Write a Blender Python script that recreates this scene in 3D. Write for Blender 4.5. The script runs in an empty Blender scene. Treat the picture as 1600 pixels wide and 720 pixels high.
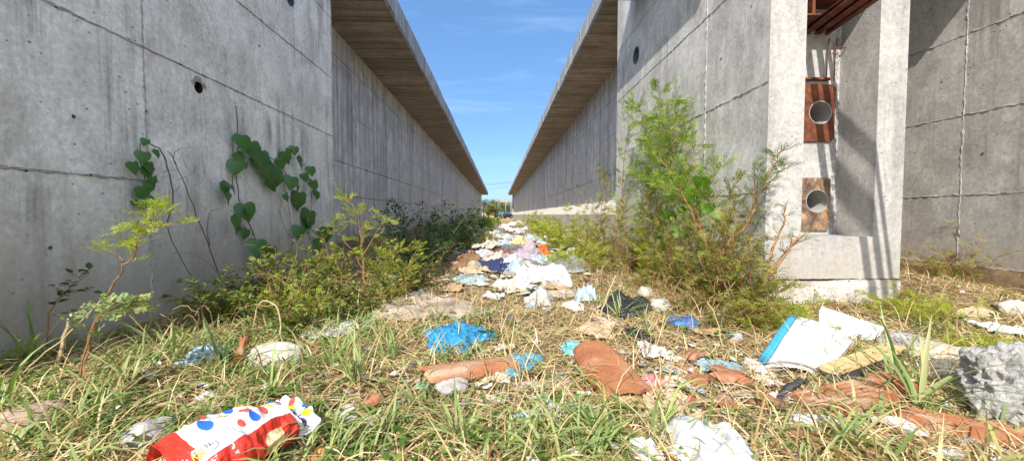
import bpy, bmesh, math, random
import numpy as np
from mathutils import Vector, Matrix, noise, Euler

SC = bpy.context.scene
COL = SC.collection
H = 0.83                      # eye height above the ground
F = 620.0                     # focal length in photo pixels (1600 wide)
YAW = math.atan(21 / F)       # camera looks slightly right of the passage
PIT = math.atan(25 / F)       # and slightly down
R_ = Vector((math.cos(YAW), -math.sin(YAW), 0))
Fw = Vector((math.sin(YAW) * math.cos(PIT), math.cos(YAW) * math.cos(PIT), -math.sin(PIT)))
U_ = R_.cross(Fw)
CAM = Vector((0, 0, H))
rnd = random.Random(7)

def ray(px, py):
    return (Fw + R_ * ((px - 800) / F) + U_ * ((360 - py) / F))
def PY(px, py, y):            # a point at depth y (along the passage)
    d = ray(px, py); return CAM + d * (y / d.y)
def PX(px, py, x):            # a point on the plane at side distance x
    d = ray(px, py); return CAM + d * (x / d.x)
def proj(p):
    v = Vector(p) - CAM
    z = v.dot(Fw)
    if z <= 0.05: return (-9999, -9999)
    return (800 + F * v.dot(R_) / z, 360 - F * v.dot(U_) / z)

def sstep(a, b, x):
    t = min(1, max(0, (x - a) / (b - a))); return t * t * (3 - 2 * t)

def gh(x, y):                 # height of the ground
    d = math.hypot(x, y)
    f = 1 - sstep(14, 40, d)
    z = 0.0
    if f > 0:
        z += f * (0.055 * noise.noise(Vector((x * .9, y * .9, 3.1))) + 0.03 * noise.noise(Vector((x * 3.1, y * 3.1, 1.7))))
        z += f * 0.012 * noise.noise(Vector((x * 11, y * 11, 5.0)))
        z += 0.16 * math.exp(-((x - 0.35) / 1.3) ** 2 - ((y - 8.2) / 2.4) ** 2)      # the tipped rubbish
        z += 0.16 * sstep(.3, 2.2, abs(x + .2) - .6) * f * sstep(3, 6, y)
        z += 0.10 * math.exp(-((x - 4.4) / .7) ** 2 - ((y - 3.9) / .9) ** 2)
    z += sstep(60, 700, y) * 3.0
    return z

def G(px, py, dz=0.0):        # where the ray through a photo pixel meets the ground
    d = ray(px, py); t = 1.0
    for k in range(400):
        p = CAM + d * t
        g = gh(p.x, p.y) + dz
        if p.z <= g: break
        t += max(0.004, (p.z - g) * 0.6)
    return CAM + d * t

# ---------------------------------------------------------------- objects
def tag(o, label=None, cat=None, group=None, kind=None):
    if label: o['label'] = label
    if cat: o['category'] = cat
    if group: o['group'] = group
    if kind: o['kind'] = kind
    return o
def thing(name, loc, label, cat, group=None, rz=0.0):
    o = bpy.data.objects.new(name, None); COL.objects.link(o)
    o.location = loc; o.rotation_euler = (0, 0, rz)
    o.empty_display_size = .1
    o['ml'] = 1
    del o['ml']
    return tag(o, label, cat, group)

class MB:
    def __init__(s): s.v = []; s.f = []; s.m = []
    def quad(s, a, b, c, d, mi=0):
        n = len(s.v); s.v += [a, b, c, d]; s.f.append((n, n + 1, n + 2, n + 3)); s.m.append(mi)
    def poly(s, pts, mi=0):
        n = len(s.v); s.v += list(pts); s.f.append(tuple(range(n, n + len(pts)))); s.m.append(mi)
    def add(s, vs, fs, mi=0):
        n = len(s.v); s.v += list(vs)
        for f in fs: s.f.append(tuple(i + n for i in f)); s.m.append(mi)
    def box(s, a, b, mi=0):
        x0, y0, z0 = a; x1, y1, z1 = b
        s.add([(x0,y0,z0),(x1,y0,z0),(x1,y1,z0),(x0,y1,z0),(x0,y0,z1),(x1,y0,z1),(x1,y1,z1),(x0,y1,z1)],
              [(0,3,2,1),(4,5,6,7),(0,1,5,4),(1,2,6,5),(2,3,7,6),(3,0,4,7)], mi)
    def tube(s, pts, rad, n=5, mi=0, cap=True):
        pts = [Vector(p) for p in pts]
        if len(pts) < 2: return
        if not hasattr(rad, '__len__'): rad = [rad] * len(pts)
        base = len(s.v)
        t0 = (pts[1] - pts[0]).normalized()
        a = t0.orthogonal().normalized()
        for i, p in enumerate(pts):
            t = (pts[min(i + 1, len(pts) - 1)] - pts[max(i - 1, 0)])
            if t.length < 1e-9: t = t0
            t.normalize()
            a = a - t * a.dot(t)
            if a.length < 1e-6: a = t.orthogonal()
            a.normalize(); b = t.cross(a)
            for k in range(n):
                an = 2 * math.pi * k / n
                s.v.append(tuple(p + (a * math.cos(an) + b * math.sin(an)) * rad[i]))
        for i in range(len(pts) - 1):
            for k in range(n):
                k2 = (k + 1) % n
                s.f.append((base + i * n + k, base + i * n + k2, base + (i + 1) * n + k2, base + (i + 1) * n + k)); s.m.append(mi)
        if cap:
            s.f.append(tuple(base + k for k in reversed(range(n)))); s.m.append(mi)
            e = base + (len(pts) - 1) * n
            s.f.append(tuple(e + k for k in range(n))); s.m.append(mi)
    def build(s, name, mats, parent=None, smooth=False, loc=None):
        """vertices are in world space; stored relative to the parent / loc"""
        me = bpy.data.meshes.new(name)
        off = Vector(loc) if loc is not None else (Vector(parent.location) if parent else Vector((0, 0, 0)))
        if parent is not None and parent.parent is not None:
            q = parent
            off = Vector((0, 0, 0))
            while q is not None: off += Vector(q.location); q = q.parent
        vs = [(v[0] - off.x, v[1] - off.y, v[2] - off.z) for v in s.v]
        me.from_pydata(vs, [], s.f)
        if not isinstance(mats, (list, tuple)): mats = [mats]
        for m in mats: me.materials.append(m)
        if len(mats) > 1: me.polygons.foreach_set('material_index', s.m)
        if smooth: me.polygons.foreach_set('use_smooth', [True] * len(me.polygons))
        me.update()
        o = bpy.data.objects.new(name, me); COL.objects.link(o)
        if parent is not None: o.parent = parent
        elif loc is not None: o.location = loc
        return o

def ico(sub):
    bm = bmesh.new(); bmesh.ops.create_icosphere(bm, subdivisions=sub, radius=1)
    v = [x.co.copy() for x in bm.verts]; f = [tuple(q.index for q in p.verts) for p in bm.faces]
    bm.free(); return v, f

# ---------------------------------------------------------------- materials
class NT:
    def __init__(s, name):
        s.mat = bpy.data.materials.new(name); s.mat.use_nodes = True
        s.t = s.mat.node_tree; s.t.nodes.clear()
        s.out = s.n('ShaderNodeOutputMaterial')
    def n(s, typ, **kw):
        nd = s.t.nodes.new(typ)
        for k, v in kw.items(): setattr(nd, k, v)
        return nd
    def l(s, a, b): s.t.links.new(a, b)
    def setin(s, sock, val):
        if isinstance(val, bpy.types.NodeSocket): s.l(val, sock)
        elif isinstance(val, (tuple, list)) and len(val) == 3 and sock.type == 'RGBA': sock.default_value = (*val, 1)
        else: sock.default_value = val
    def pos(s, sc=(1, 1, 1)):
        g = s.n('ShaderNodeNewGeometry'); m = s.n('ShaderNodeVectorMath', operation='MULTIPLY')
        s.l(g.outputs['Position'], m.inputs[0]); m.inputs[1].default_value = sc
        return m.outputs[0]
    def objc(s, sc=(1, 1, 1)):
        g = s.n('ShaderNodeTexCoord'); m = s.n('ShaderNodeVectorMath', operation='MULTIPLY')
        s.l(g.outputs['Object'], m.inputs[0]); m.inputs[1].default_value = sc
        return m.outputs[0]
    def noise(s, vec, scale, detail=4, rough=.55, dist=0.0):
        n = s.n('ShaderNodeTexNoise'); s.l(vec, n.inputs['Vector'])
        n.inputs['Scale'].default_value = scale; n.inputs['Detail'].default_value = detail
        n.inputs['Roughness'].default_value = rough; n.inputs['Distortion'].default_value = dist
        return n.outputs['Fac']
    def voro(s, vec, scale, feature='F1', out='Distance'):
        n = s.n('ShaderNodeTexVoronoi', feature=feature); s.l(vec, n.inputs['Vector'])
        n.inputs['Scale'].default_value = scale
        return n.outputs[out]
    def ramp(s, fac, stops, interp='LINEAR'):
        r = s.n('ShaderNodeValToRGB'); s.l(fac, r.inputs[0]); cr = r.color_ramp; cr.interpolation = interp
        while len(cr.elements) < len(stops): cr.elements.new(0.5)
        for e, (p, c) in zip(cr.elements, stops):
            e.position = p
            e.color = (c, c, c, 1) if not hasattr(c, '__len__') else (*c, 1)
        return r.outputs[0]
    def mapr(s, fac, a, b, c=0.0, d=1.0):
        m = s.n('ShaderNodeMapRange'); s.l(fac, m.inputs[0])
        for i, v in enumerate((a, b, c, d)): m.inputs[i + 1].default_value = v
        return m.outputs[0]
    def mix(s, fac, a, b, mode='MIX'):
        m = s.n('ShaderNodeMix', data_type='RGBA', blend_type=mode)
        s.setin(m.inputs[0], fac); s.setin(m.inputs[6], a); s.setin(m.inputs[7], b)
        return m.outputs[2]
    def math(s, op, a, b=0.0, c=None):
        m = s.n('ShaderNodeMath', operation=op); s.setin(m.inputs[0], a); s.setin(m.inputs[1], b)
        if c is not None: s.setin(m.inputs[2], c)
        return m.outputs[0]
    def bump(s, h, strength=.3, dist=.02, normal=None):
        b = s.n('ShaderNodeBump'); s.l(h, b.inputs['Height']); b.inputs['Strength'].default_value = strength
        b.inputs['Distance'].default_value = dist
        if normal is not None: s.l(normal, b.inputs['Normal'])
        return b.outputs[0]
    def sepz(s, vec, axis='Z'):
        x = s.n('ShaderNodeSeparateXYZ'); s.l(vec, x.inputs[0]); return x.outputs[axis]
    def bsdf(s, color, rough=.8, normal=None, spec=.3, metal=0.0, **kw):
        b = s.n('ShaderNodeBsdfPrincipled'); s.setin(b.inputs['Base Color'], color); s.setin(b.inputs['Roughness'], rough)
        b.inputs['Specular IOR Level'].default_value = spec; s.setin(b.inputs['Metallic'], metal)
        if normal is not None: s.l(normal, b.inputs['Normal'])
        for k, v in kw.items(): s.setin(b.inputs[k], v)
        return b.outputs[0]
    def done(s, sh): s.l(sh, s.out.inputs['Surface']); return s.mat

def concrete(name, base=(.42, .41, .39), boards=None, patches=1.0, low=None, streak=.5, rough_bump=.25, tone=.18, pores=1.0, panels=None):
    t = NT(name)
    p = t.pos()
    big = t.noise(p, .55, 5, .6, .3)
    mid = t.noise(p, 2.6, 8, .62, .4)
    fine = t.noise(p, 26, 6, .7)
    c = t.mix(t.mapr(big, .3, .7), tuple(x * (1 - tone) for x in base), tuple(min(1, x * (1 + tone)) for x in base))
    c = t.mix(t.mapr(mid, .42, .66, 0, .6 * patches), c, tuple(x * .60 for x in base), 'MIX')
    pat = t.noise(t.pos((1, 1, .8)), 1.5, 7, .7, 1.2)
    c = t.mix(t.mapr(pat, .52, .60, 0, .38 * patches), c, (base[0] * .60, base[1] * .57, base[2] * .53))
    # light lime bloom
    bloom = t.noise(t.pos((1, 1, .5)), 4.2, 6, .7, 1.0)
    c = t.mix(t.mapr(bloom, .52, .68, 0, .55), c, tuple(min(1, x * 1.35) for x in base))
    # vertical streaks of dirt
    st = t.noise(t.pos((6.5, 6.5, .35)), 1.0, 6, .7, .25)
    st2 = t.noise(t.pos((1, 1, 1)), 1.3, 3)
    sf = t.math('MULTIPLY', t.mapr(st, .47, .66), t.mapr(st2, .42, .58, 0, streak))
    c = t.mix(sf, c, (base[0] * .33, base[1] * .32, base[2] * .31))
    sp = t.noise(t.pos((1, 1, 1.6)), 70, 3, .8)
    fn = t.math('MULTIPLY', t.mapr(fine, .32, .68, .78, 1.18), t.mapr(sp, .35, .65, .90, 1.07))
    mm = t.n('ShaderNodeMix', data_type='RGBA', blend_type='MULTIPLY'); mm.inputs[0].default_value = 1
    t.l(c, mm.inputs[6]); cb = t.n('ShaderNodeCombineColor')
    for i in range(3): t.l(fn, cb.inputs[i])
    t.l(cb.outputs[0], mm.inputs[7]); c = mm.outputs[2]
    # blemishes: small dark bug-holes and scuffs
    po = t.voro(t.pos((1, 1, 1.4)), 11.0); pn = t.noise(p, 3.5, 4)
    pf = t.math('MULTIPLY', t.mapr(po, .07, .13, 1, 0), t.mapr(pn, .46, .52))
    sc = t.noise(t.pos((1, 1, 2.2)), 7.5, 6, .8, 1.4)
    scf = t.mapr(sc, .60, .67, 0, .62)
    c = t.mix(t.math('MULTIPLY', pf, .75 * pores), c, (.05, .048, .045))
    c = t.mix(scf, c, tuple(x * .42 for x in base))
    h = t.math('ADD', t.math('MULTIPLY', mid, .6), t.math('MULTIPLY', fine, .25))
    h = t.math('SUBTRACT', h, t.math('MULTIPLY', pf, .8))
    h = t.math('SUBTRACT', h, t.math('MULTIPLY', scf, .35))
    if boards:
        # imprint of formwork boards: lines across the given axis
        ax, freq, dark = boards
        v = t.pos((freq if ax == 'X' else .25, freq if ax == 'Y' else .25, .12 if ax != 'Z' else freq))
        bn = t.noise(v, 1.0, 5, .75)
        edge = t.noise(v, 3.0, 3, .6)
        bf = t.math('MULTIPLY', t.mapr(bn, .46, .60), dark)
        c = t.mix(bf, c, tuple(x * .3 for x in base))
        c = t.mix(t.mapr(edge, .56, .72, 0, .35), c, tuple(min(1, x * 1.3) for x in base))
        h = t.math('ADD', h, t.math('MULTIPLY', bn, 1.2))
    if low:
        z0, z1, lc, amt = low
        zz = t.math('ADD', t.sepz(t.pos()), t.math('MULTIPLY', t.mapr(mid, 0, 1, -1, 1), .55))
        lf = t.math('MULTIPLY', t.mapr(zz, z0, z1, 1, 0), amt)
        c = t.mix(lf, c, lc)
    nrm = t.bump(h, rough_bump, .02)
    return t.done(t.bsdf(c, .88, nrm, .25))

def simple(name, col, rough=.7, var=.2, sc=12, bump=.2, spec=.3, metal=0.0, bd=.01, col2=None):
    t = NT(name); p = t.pos()
    n = t.noise(p, sc, 6, .65)
    a = tuple(x * (1 - var) for x in col); b = col2 or tuple(min(1, x * (1 + var)) for x in col)
    c = t.mix(t.mapr(n, .3, .7), a, b)
    return t.done(t.bsdf(c, rough, t.bump(n, bump, bd), spec, metal))

def rust_mat():
    t = NT('rusted_steel'); p = t.pos()
    n = t.noise(p, 9, 8, .7, .6); n2 = t.noise(t.pos((1, 1, .4)), 22, 6, .7)
    c = t.ramp(n, [(.3, (.045, .015, .010)), (.5, (.13, .038, .018)), (.66, (.24, .08, .028)), (.8, (.36, .19, .08))])
    c = t.mix(t.mapr(n2, .4, .75, 0, .6), c, (.09, .028, .018))
    return t.done(t.bsdf(c, .8, t.bump(n, .4, .01), .3))
def rust_pale():
    t = NT('rust_on_concrete'); p = t.pos()
    n = t.noise(p, 7, 8, .75, .8)
    c = t.ramp(n, [(.40, (.09, .055, .04)), (.50, (.19, .13, .09)), (.58, (.34, .19, .08)), (.66, (.50, .42, .30))])
    return t.done(t.bsdf(c, .85, t.bump(n, .4, .01), .2))

def leaf_mat(name, ramp_cols, trans=.45, rough=.5, spec=.35):
    """foliage with a tint per leaf"""
    t = NT(name)
    g = t.n('ShaderNodeNewGeometry')
    k = len(ramp_cols)
    c = t.ramp(g.outputs['Random Per Island'], [((i / (k - 1)), cc) for i, cc in enumerate(ramp_cols)])
    b = t.bsdf(c, rough, None, spec)
    tr = t.n('ShaderNodeBsdfTranslucent')
    tc = t.mix(1.0, c, (1.25, 1.3, .5), 'MULTIPLY'); t.l(tc, tr.inputs['Color'])
    m = t.n('ShaderNodeMixShader'); m.inputs[0].default_value = trans
    t.l(b, m.inputs[1]); t.l(tr.outputs[0], m.inputs[2])
    return t.done(m.outputs[0])

def film(name, col, trans=.25, rough=.3, clear=0.0, var=.12, crease=28, dirt=.0, col2=None, bs=.5):
    """crumpled plastic or paper"""
    t = NT(name); p = t.objc()
    n = t.noise(p, crease * .35, 5, .6, 1.2); v = t.voro(p, crease * .6, 'DISTANCE_TO_EDGE')
    n3 = t.noise(p, 6, 5, .6)
    c = t.mix(t.mapr(n, .3, .7), tuple(x * (1 - var) for x in col), col2 or tuple(min(1, x * (1 + var)) for x in col))
    if dirt: c = t.mix(t.mapr(n3, .5, .68, 0, dirt), c, (.22, .17, .11))
    v2 = t.voro(t.objc((1, 1.6, 1)), crease * 1.5, 'DISTANCE_TO_EDGE')
    h = t.math('ADD', t.math('MULTIPLY', n, 1.2), t.math('ADD', t.mapr(v, 0, .25, 0, .6), t.mapr(v2, 0, .3, 0, .25)))
    nr = t.bump(h, min(1, bs), .012)
    b = t.bsdf(c, rough, nr, .5)
    tr = t.n('ShaderNodeBsdfTranslucent'); t.l(c, tr.inputs['Color'])
    m = t.n('ShaderNodeMixShader'); m.inputs[0].default_value = trans
    t.l(b, m.inputs[1]); t.l(tr.outputs[0], m.inputs[2]); o = m.outputs[0]
    if clear:
        tp = t.n('ShaderNodeBsdfTransparent'); m2 = t.n('ShaderNodeMixShader')
        cf = t.mapr(n, .35, .65, max(0, clear - .25), min(1, clear + .2)); t.l(cf, m2.inputs[0])
        t.l(o, m2.inputs[1]); t.l(tp.outputs[0], m2.inputs[2]); o = m2.outputs[0]
    return t.done(o)
# ---------------------------------------------------------------- camera, world, sun
cd = bpy.data.cameras.new('camera'); cam = bpy.data.objects.new('camera', cd); COL.objects.link(cam)
cd.sensor_width = 36; cd.lens = 36 * F / 1600; cd.clip_end = 3000; cd.clip_start = .02
cam.location = CAM
cam.rotation_euler = Matrix((R_, U_, -Fw)).transposed().to_euler()
SC.camera = cam

SUN = Vector((-.34, -1, 1)).normalized()
w = bpy.data.worlds.new('World'); SC.world = w; w.use_nodes = True
nt = w.node_tree; nt.nodes.clear()
wo = nt.nodes.new('ShaderNodeOutputWorld'); bg = nt.nodes.new('ShaderNodeBackground')
sk = nt.nodes.new('ShaderNodeTexSky'); sk.sky_type = 'NISHITA'; sk.sun_disc = False
sk.sun_elevation = math.asin(SUN.z); sk.sun_rotation = math.atan2(SUN.x, SUN.y)
sk.altitude = 600; sk.air_density = 1.0; sk.dust_density = 1.6; sk.ozone_density = 3.0
tc = nt.nodes.new('ShaderNodeTexCoord')
mp = nt.nodes.new('ShaderNodeMapping'); mp.inputs['Scale'].default_value = (1.2, 3.0, 9.0); mp.inputs['Rotation'].default_value = (.25, .12, 0)
nt.links.new(tc.outputs['Generated'], mp.inputs[0])
cn = nt.nodes.new('ShaderNodeTexNoise'); cn.inputs['Scale'].default_value = 2.3; cn.inputs['Detail'].default_value = 7
cn.inputs['Roughness'].default_value = .6; cn.inputs['Distortion'].default_value = .5
nt.links.new(mp.outputs[0], cn.inputs['Vector'])
mr = nt.nodes.new('ShaderNodeMapRange'); nt.links.new(cn.outputs['Fac'], mr.inputs[0])
mr.inputs[1].default_value = .50; mr.inputs[2].default_value = .8; mr.inputs[3].default_value = 0; mr.inputs[4].default_value = .30
mx = nt.nodes.new('ShaderNodeMix'); mx.data_type = 'RGBA'
nt.links.new(mr.outputs[0], mx.inputs[0]); nt.links.new(sk.outputs[0], mx.inputs[6]); mx.inputs[7].default_value = (7.0, 7.4, 8.0, 1)
SKYOUT = mx
tn = nt.nodes.new('ShaderNodeMix'); tn.data_type = 'RGBA'; tn.blend_type = 'MULTIPLY'; tn.inputs[0].default_value = 1
nt.links.new(mx.outputs[2], tn.inputs[6]); tn.inputs[7].default_value = (.62, .74, .84, 1)
ev = nt.nodes.new('ShaderNodeMix'); ev.data_type = 'RGBA'; ev.inputs[0].default_value = .55
nt.links.new(tn.outputs[2], ev.inputs[6]); ev.inputs[7].default_value = (.42, .98, 1.95, 1)
# added glow round the sun direction, behind the camera, to fill the shaded walls
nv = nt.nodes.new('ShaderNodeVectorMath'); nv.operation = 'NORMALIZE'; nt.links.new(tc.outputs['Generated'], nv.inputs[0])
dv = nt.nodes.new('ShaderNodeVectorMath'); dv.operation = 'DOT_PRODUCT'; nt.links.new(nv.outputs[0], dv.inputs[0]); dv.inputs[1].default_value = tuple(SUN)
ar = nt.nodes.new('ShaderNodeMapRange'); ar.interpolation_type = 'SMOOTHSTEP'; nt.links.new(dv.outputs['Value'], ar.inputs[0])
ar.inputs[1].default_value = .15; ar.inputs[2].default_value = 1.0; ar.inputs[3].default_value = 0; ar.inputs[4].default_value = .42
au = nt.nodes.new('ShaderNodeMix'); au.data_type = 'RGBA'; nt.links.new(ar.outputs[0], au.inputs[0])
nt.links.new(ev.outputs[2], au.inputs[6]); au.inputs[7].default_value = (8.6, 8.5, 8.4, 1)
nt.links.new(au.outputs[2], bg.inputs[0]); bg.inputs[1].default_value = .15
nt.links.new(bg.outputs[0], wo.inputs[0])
ld = bpy.data.lights.new('sun', 'SUN'); ld.energy = 3.0; ld.angle = math.radians(.5); ld.color = (1, .96, .89)
sl = bpy.data.objects.new('sun', ld); COL.objects.link(sl); sl.rotation_euler = SUN.to_track_quat('Z', 'Y').to_euler(); sl.location = (-8, -20, 30)
SC.view_settings.view_transform = 'Standard'; SC.view_settings.look = 'None'; SC.view_settings.gamma = 1
SC.view_settings.exposure = 1.22
SC.cycles.max_bounces = 8; SC.cycles.transparent_max_bounces = 24
SC.cycles.use_denoising = True
SC.cycles.sample_clamp_indirect = 6

# ---------------------------------------------------------------- ground
def axis(lo, hi, fine_lo, fine_hi, step, grow=1.22):
    a = [fine_lo]
    while a[-1] < fine_hi: a.append(a[-1] + step)
    s = step
    while a[-1] < hi: s *= grow; a.append(a[-1] + s)
    b = []; s = step; q = fine_lo
    while q > lo: s *= grow; q -= s; b.append(q)
    return list(reversed(b)) + a
gx = axis(-900, 900, -4.2, 5.6, .06); gy = axis(-900, 1500, 1.0, 11, .06)
gv = [(x, y, gh(x, y)) for y in gy for x in gx]
nx = len(gx)
gf = [(j * nx + i, j * nx + i + 1, (j + 1) * nx + i + 1, (j + 1) * nx + i) for j in range(len(gy) - 1) for i in range(nx - 1)]
me = bpy.data.meshes.new('ground'); me.from_pydata(gv, [], gf); me.polygons.foreach_set('use_smooth', [True] * len(gf))
t = NT('soil_and_straw'); p = t.pos()
n1 = t.noise(p, 1.1, 6, .6); n2 = t.noise(t.pos((1, 3, 1)), 24, 6, .7, 1.5); n3 = t.noise(p, 90, 4, .7)
c = t.mix(t.mapr(n1, .35, .65), (.17, .115, .07), (.30, .22, .13))
c = t.mix(t.mapr(n2, .45, .7), c, (.42, .33, .19))
c = t.mix(t.mapr(n3, .52, .68, 0, .7), c, (.055, .04, .025))
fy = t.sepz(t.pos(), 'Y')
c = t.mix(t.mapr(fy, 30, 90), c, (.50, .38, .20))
h = t.math('ADD', n2, n3)
me.materials.append(t.done(t.bsdf(c, .95, t.bump(h, .7, .03), .1)))
g = bpy.data.objects.new('ground', me); COL.objects.link(g); tag(g, kind='structure')

# ---------------------------------------------------------------- walls
XL, XR = -2.7, 2.44            # faces of the near blocks
XLF, XRF = -3.9, 3.52          # faces of the long walls
YP = 3.55                      # front of the right block
YL, YR = 6.64, 8.2             # far ends of the near blocks
ZS = 4.4 + H                   # soffit height
YE = 90.0
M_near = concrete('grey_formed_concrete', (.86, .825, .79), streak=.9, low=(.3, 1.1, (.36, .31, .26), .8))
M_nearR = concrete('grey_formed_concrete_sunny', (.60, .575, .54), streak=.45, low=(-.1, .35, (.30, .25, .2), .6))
M_front = concrete('pale_fresh_concrete', (.45, .43, .40), streak=.4, low=(.2, .75, (.36, .31, .25), .6), tone=.06, rough_bump=.35, patches=.6, pores=.7)
M_long = concrete('board_marked_concrete', (.76, .735, .70), boards=('Y', 6.0, .7), streak=.5, low=(.2, .7, (.22, .2, .18), .5), pores=.4)
M_soff = concrete('brown_soffit', (.42, .34, .25), boards=('Y', 9.0, .75), streak=0, tone=.3, pores=.2)  # brown base tone with darker board lines
M_old = concrete('rough_old_concrete', (.52, .48, .43), streak=.2, rough_bump=.9, tone=.2, pores=2)
M_clay = concrete('clay_stained_concrete', (.34, .23, .13), streak=.5, rough_bump=.9, tone=.25, pores=1.5)
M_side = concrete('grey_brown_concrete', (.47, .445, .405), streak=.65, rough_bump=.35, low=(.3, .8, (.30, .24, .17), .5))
M_joint = concrete('mortar_fin', (.44, .42, .395), streak=0, rough_bump=1.0, tone=.35, pores=2)
M_fasc = concrete('weathered_fascia', (.46, .45, .43), boards=('Y', 3.0, .5), streak=.6)
M_haunch = concrete('pale_sandy_haunch', (.56, .51, .43), streak=.1, tone=.1, patches=.4)
M_dark = simple('dark_gap', (.02, .02, .02), .9, .2)
M_pipe = simple('grey_pipe_plastic', (.10, .13, .17), .5, .1)
M_pvc = simple('pale_sleeve', (.36, .34, .31), .6, .15, 30)
M_rust = rust_mat(); M_rust2 = rust_pale()

def cut(o, cutters):
    for c in cutters:
        m = o.modifiers.new('b', 'BOOLEAN'); m.object = c; m.operation = 'DIFFERENCE'; m.solver = 'EXACT'
    dg = bpy.context.evaluated_depsgraph_get()
    ev = o.evaluated_get(dg); nm = bpy.data.meshes.new_from_object(ev)
    o.modifiers.clear(); old = o.data; o.data = nm; bpy.data.meshes.remove(old)
    for c in cutters:
        d = c.data; bpy.data.objects.remove(c); bpy.data.meshes.remove(d)
def cyl_x(x0, x1, y, z, r, n=28):
    m = MB(); m.tube([(x0, y, z), (x1, y, z)], r, n); return m.build('cutter', [M_dark])
def cyl_y(x, y0, y1, z, r, n=32):
    m = MB(); m.tube([(x, y0, z), (x, y1, z)], r, n); return m.build('cutter', [M_dark])
def boxo(a, b):
    m = MB(); m.box(a, b); return m.build('cutter', [M_dark])

def fin(p0, p1, nrm, up, wid=.022, out=.012, seed=0, step=.02, groove=False):
    """a ragged fin of mortar squeezed out along a formwork joint, standing proud of the wall"""
    p0 = Vector(p0); p1 = Vector(p1); nrm = Vector(nrm); up = Vector(up)
    L = (p1 - p0).length; n = max(3, int(L / step)); n = min(n, 900)
    m = MB()
    rows = []
    for i in range(n + 1):
        s = i / n; q = p0.lerp(p1, s); k = s * L
        a = noise.noise(Vector((k * 1.1, seed, 0))) * wid * .12 + noise.noise(Vector((k * 13, seed, 5))) * wid * .2
        w1 = wid * (.25 + .8 * abs(noise.noise(Vector((k * 9, seed + 9, 0)))) + .9 * abs(noise.noise(Vector((k * 27, seed + 4, 0)))))
        w2 = wid * (.2 + .8 * abs(noise.noise(Vector((k * 10, seed + 19, 3)))) + .7 * abs(noise.noise(Vector((k * 31, seed + 14, 0)))))
        o1 = out * (.25 + 1.1 * abs(noise.noise(Vector((k * 9, seed + 29, 3)))))
        o2 = out * (.15 + 1.2 * abs(noise.noise(Vector((k * 11, seed + 39, 3)))))
        rows.append([q + up * (a - w1) - nrm * .004, q + up * (a - w1 * .4) + nrm * o1, q + up * a + nrm * (o1 * .25 + .001), q + up * (a + w2 * .5) + nrm * o2, q + up * (a + w2) - nrm * .004])
    for r in rows: m.v += [tuple(x) for x in r]
    for i in range(n):
        for k in range(4):
            m.f.append((i * 5 + k, i * 5 + k + 1, (i + 1) * 5 + k + 1, (i + 1) * 5 + k)); m.m.append(0)
    return m

def joint(parent, *a, **k):
    return fin(*a, **k).build('formwork_joint', [M_joint], parent)

# --- left near block
Ylb = 1.2
tl = thing('concrete_abutment', (XL - 1, 3, 0), 'tall shaded grey concrete block wall on the left with climbing vine', 'concrete wall')
m = MB(); m.box((XL - 1.9, Ylb, -.4), (XL, YL, 6.6)); body = m.build('wall_body', [M_near], tl)
pA = PX(310, 137, XL); pB = PX(453, 0, XL)
cu = [cyl_x(XL - .35, XL + .2, pA.y, pA.z, .052, 16), cyl_x(XL - .5, XL + .2, pB.y, pB.z + .02, .10)]
for c_ in cu: c_.location = -Vector((0, 0, 0))
body.parent = None; body.location = tl.location
bpy.context.view_layer.update()
cut(body, cu); body.parent = tl; body.location = (0, 0, 0)
m = MB(); m.box((XL, .5, 3.87 + H), (XL + .33, YL - .02, 4.2 + H)); m.build('slab_edge', [M_fasc], tl)
zj = [H + .26, H + 1.27, H + 2.2, H + 3.15]
for i, z in enumerate(zj):
    y1 = YL if i != 0 else PX(228, 285, XL).y
    joint(tl, (XL, Ylb, z), (XL, y1, z), (1, 0, 0), (0, 0, 1), wid=.022, out=.016, seed=i * 3)
yv = PX(228, 200, XL).y
joint(tl, (XL, yv, .12), (XL, yv, 6.5), (1, 0, 0), (0, 1, 0), wid=.022, out=.012, seed=77)
joint(tl, (XL, YL - .02, 0), (XL, YL - .02, 6.5), (1, 0, 0), (0, 1, 0), wid=.018, out=.02, seed=78)
# rough lump round the little hole, rim of the pipe
m = MB()
for k in range(90):
    a = rnd.uniform(0, 6.28); r = rnd.uniform(.050, .085)
    cx = Vector((XL + .004, pA.y + r * math.cos(a), pA.z + .01 + r * math.sin(a)))
    if math.sin(a) < .1: continue
    v, f = ico(1); s = rnd.uniform(.006, .014)
    m.add([tuple(cx + Vector((q.x * s * .6, q.y * s, q.z * s))) for q in v], f)
m.build('mortar_lump', [M_joint], tl)
def pipe_ring(parent, x, y, z, r, nx, depth=.3, name='drain_pipe', mat=None):
    m = MB(); n = 32
    for (ra, rb, xa, xb) in ((r, r, x + nx * .006, x - nx * depth), (r * .93, r * .93, x + nx * .006, x - nx * depth)):
        b = len(m.v)
        for xx in (xa, xb):
            for k in range(n):
                an = 2 * math.pi * k / n; m.v.append((xx, y + ra * math.cos(an), z + ra * math.sin(an)))
        for k in range(n): m.f.append((b + k, b + (k + 1) % n, b + n + (k + 1) % n, b + n + k)); m.m.append(0)
    for k in range(n): m.f.append((k, (k + 1) % n, 2 * n + (k + 1) % n, 2 * n + k)); m.m.append(0)
    return m.build(name, [mat or M_pipe], parent)
pipe_ring(tl, XL, pB.y, pB.z + .02, .098, 1)
pipe_ring(tl, XL - .004, pA.y, pA.z, .050, 1, .3, 'dark_hole_lining', M_dark)  # dark lining stands in for the shade inside the little hole

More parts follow.
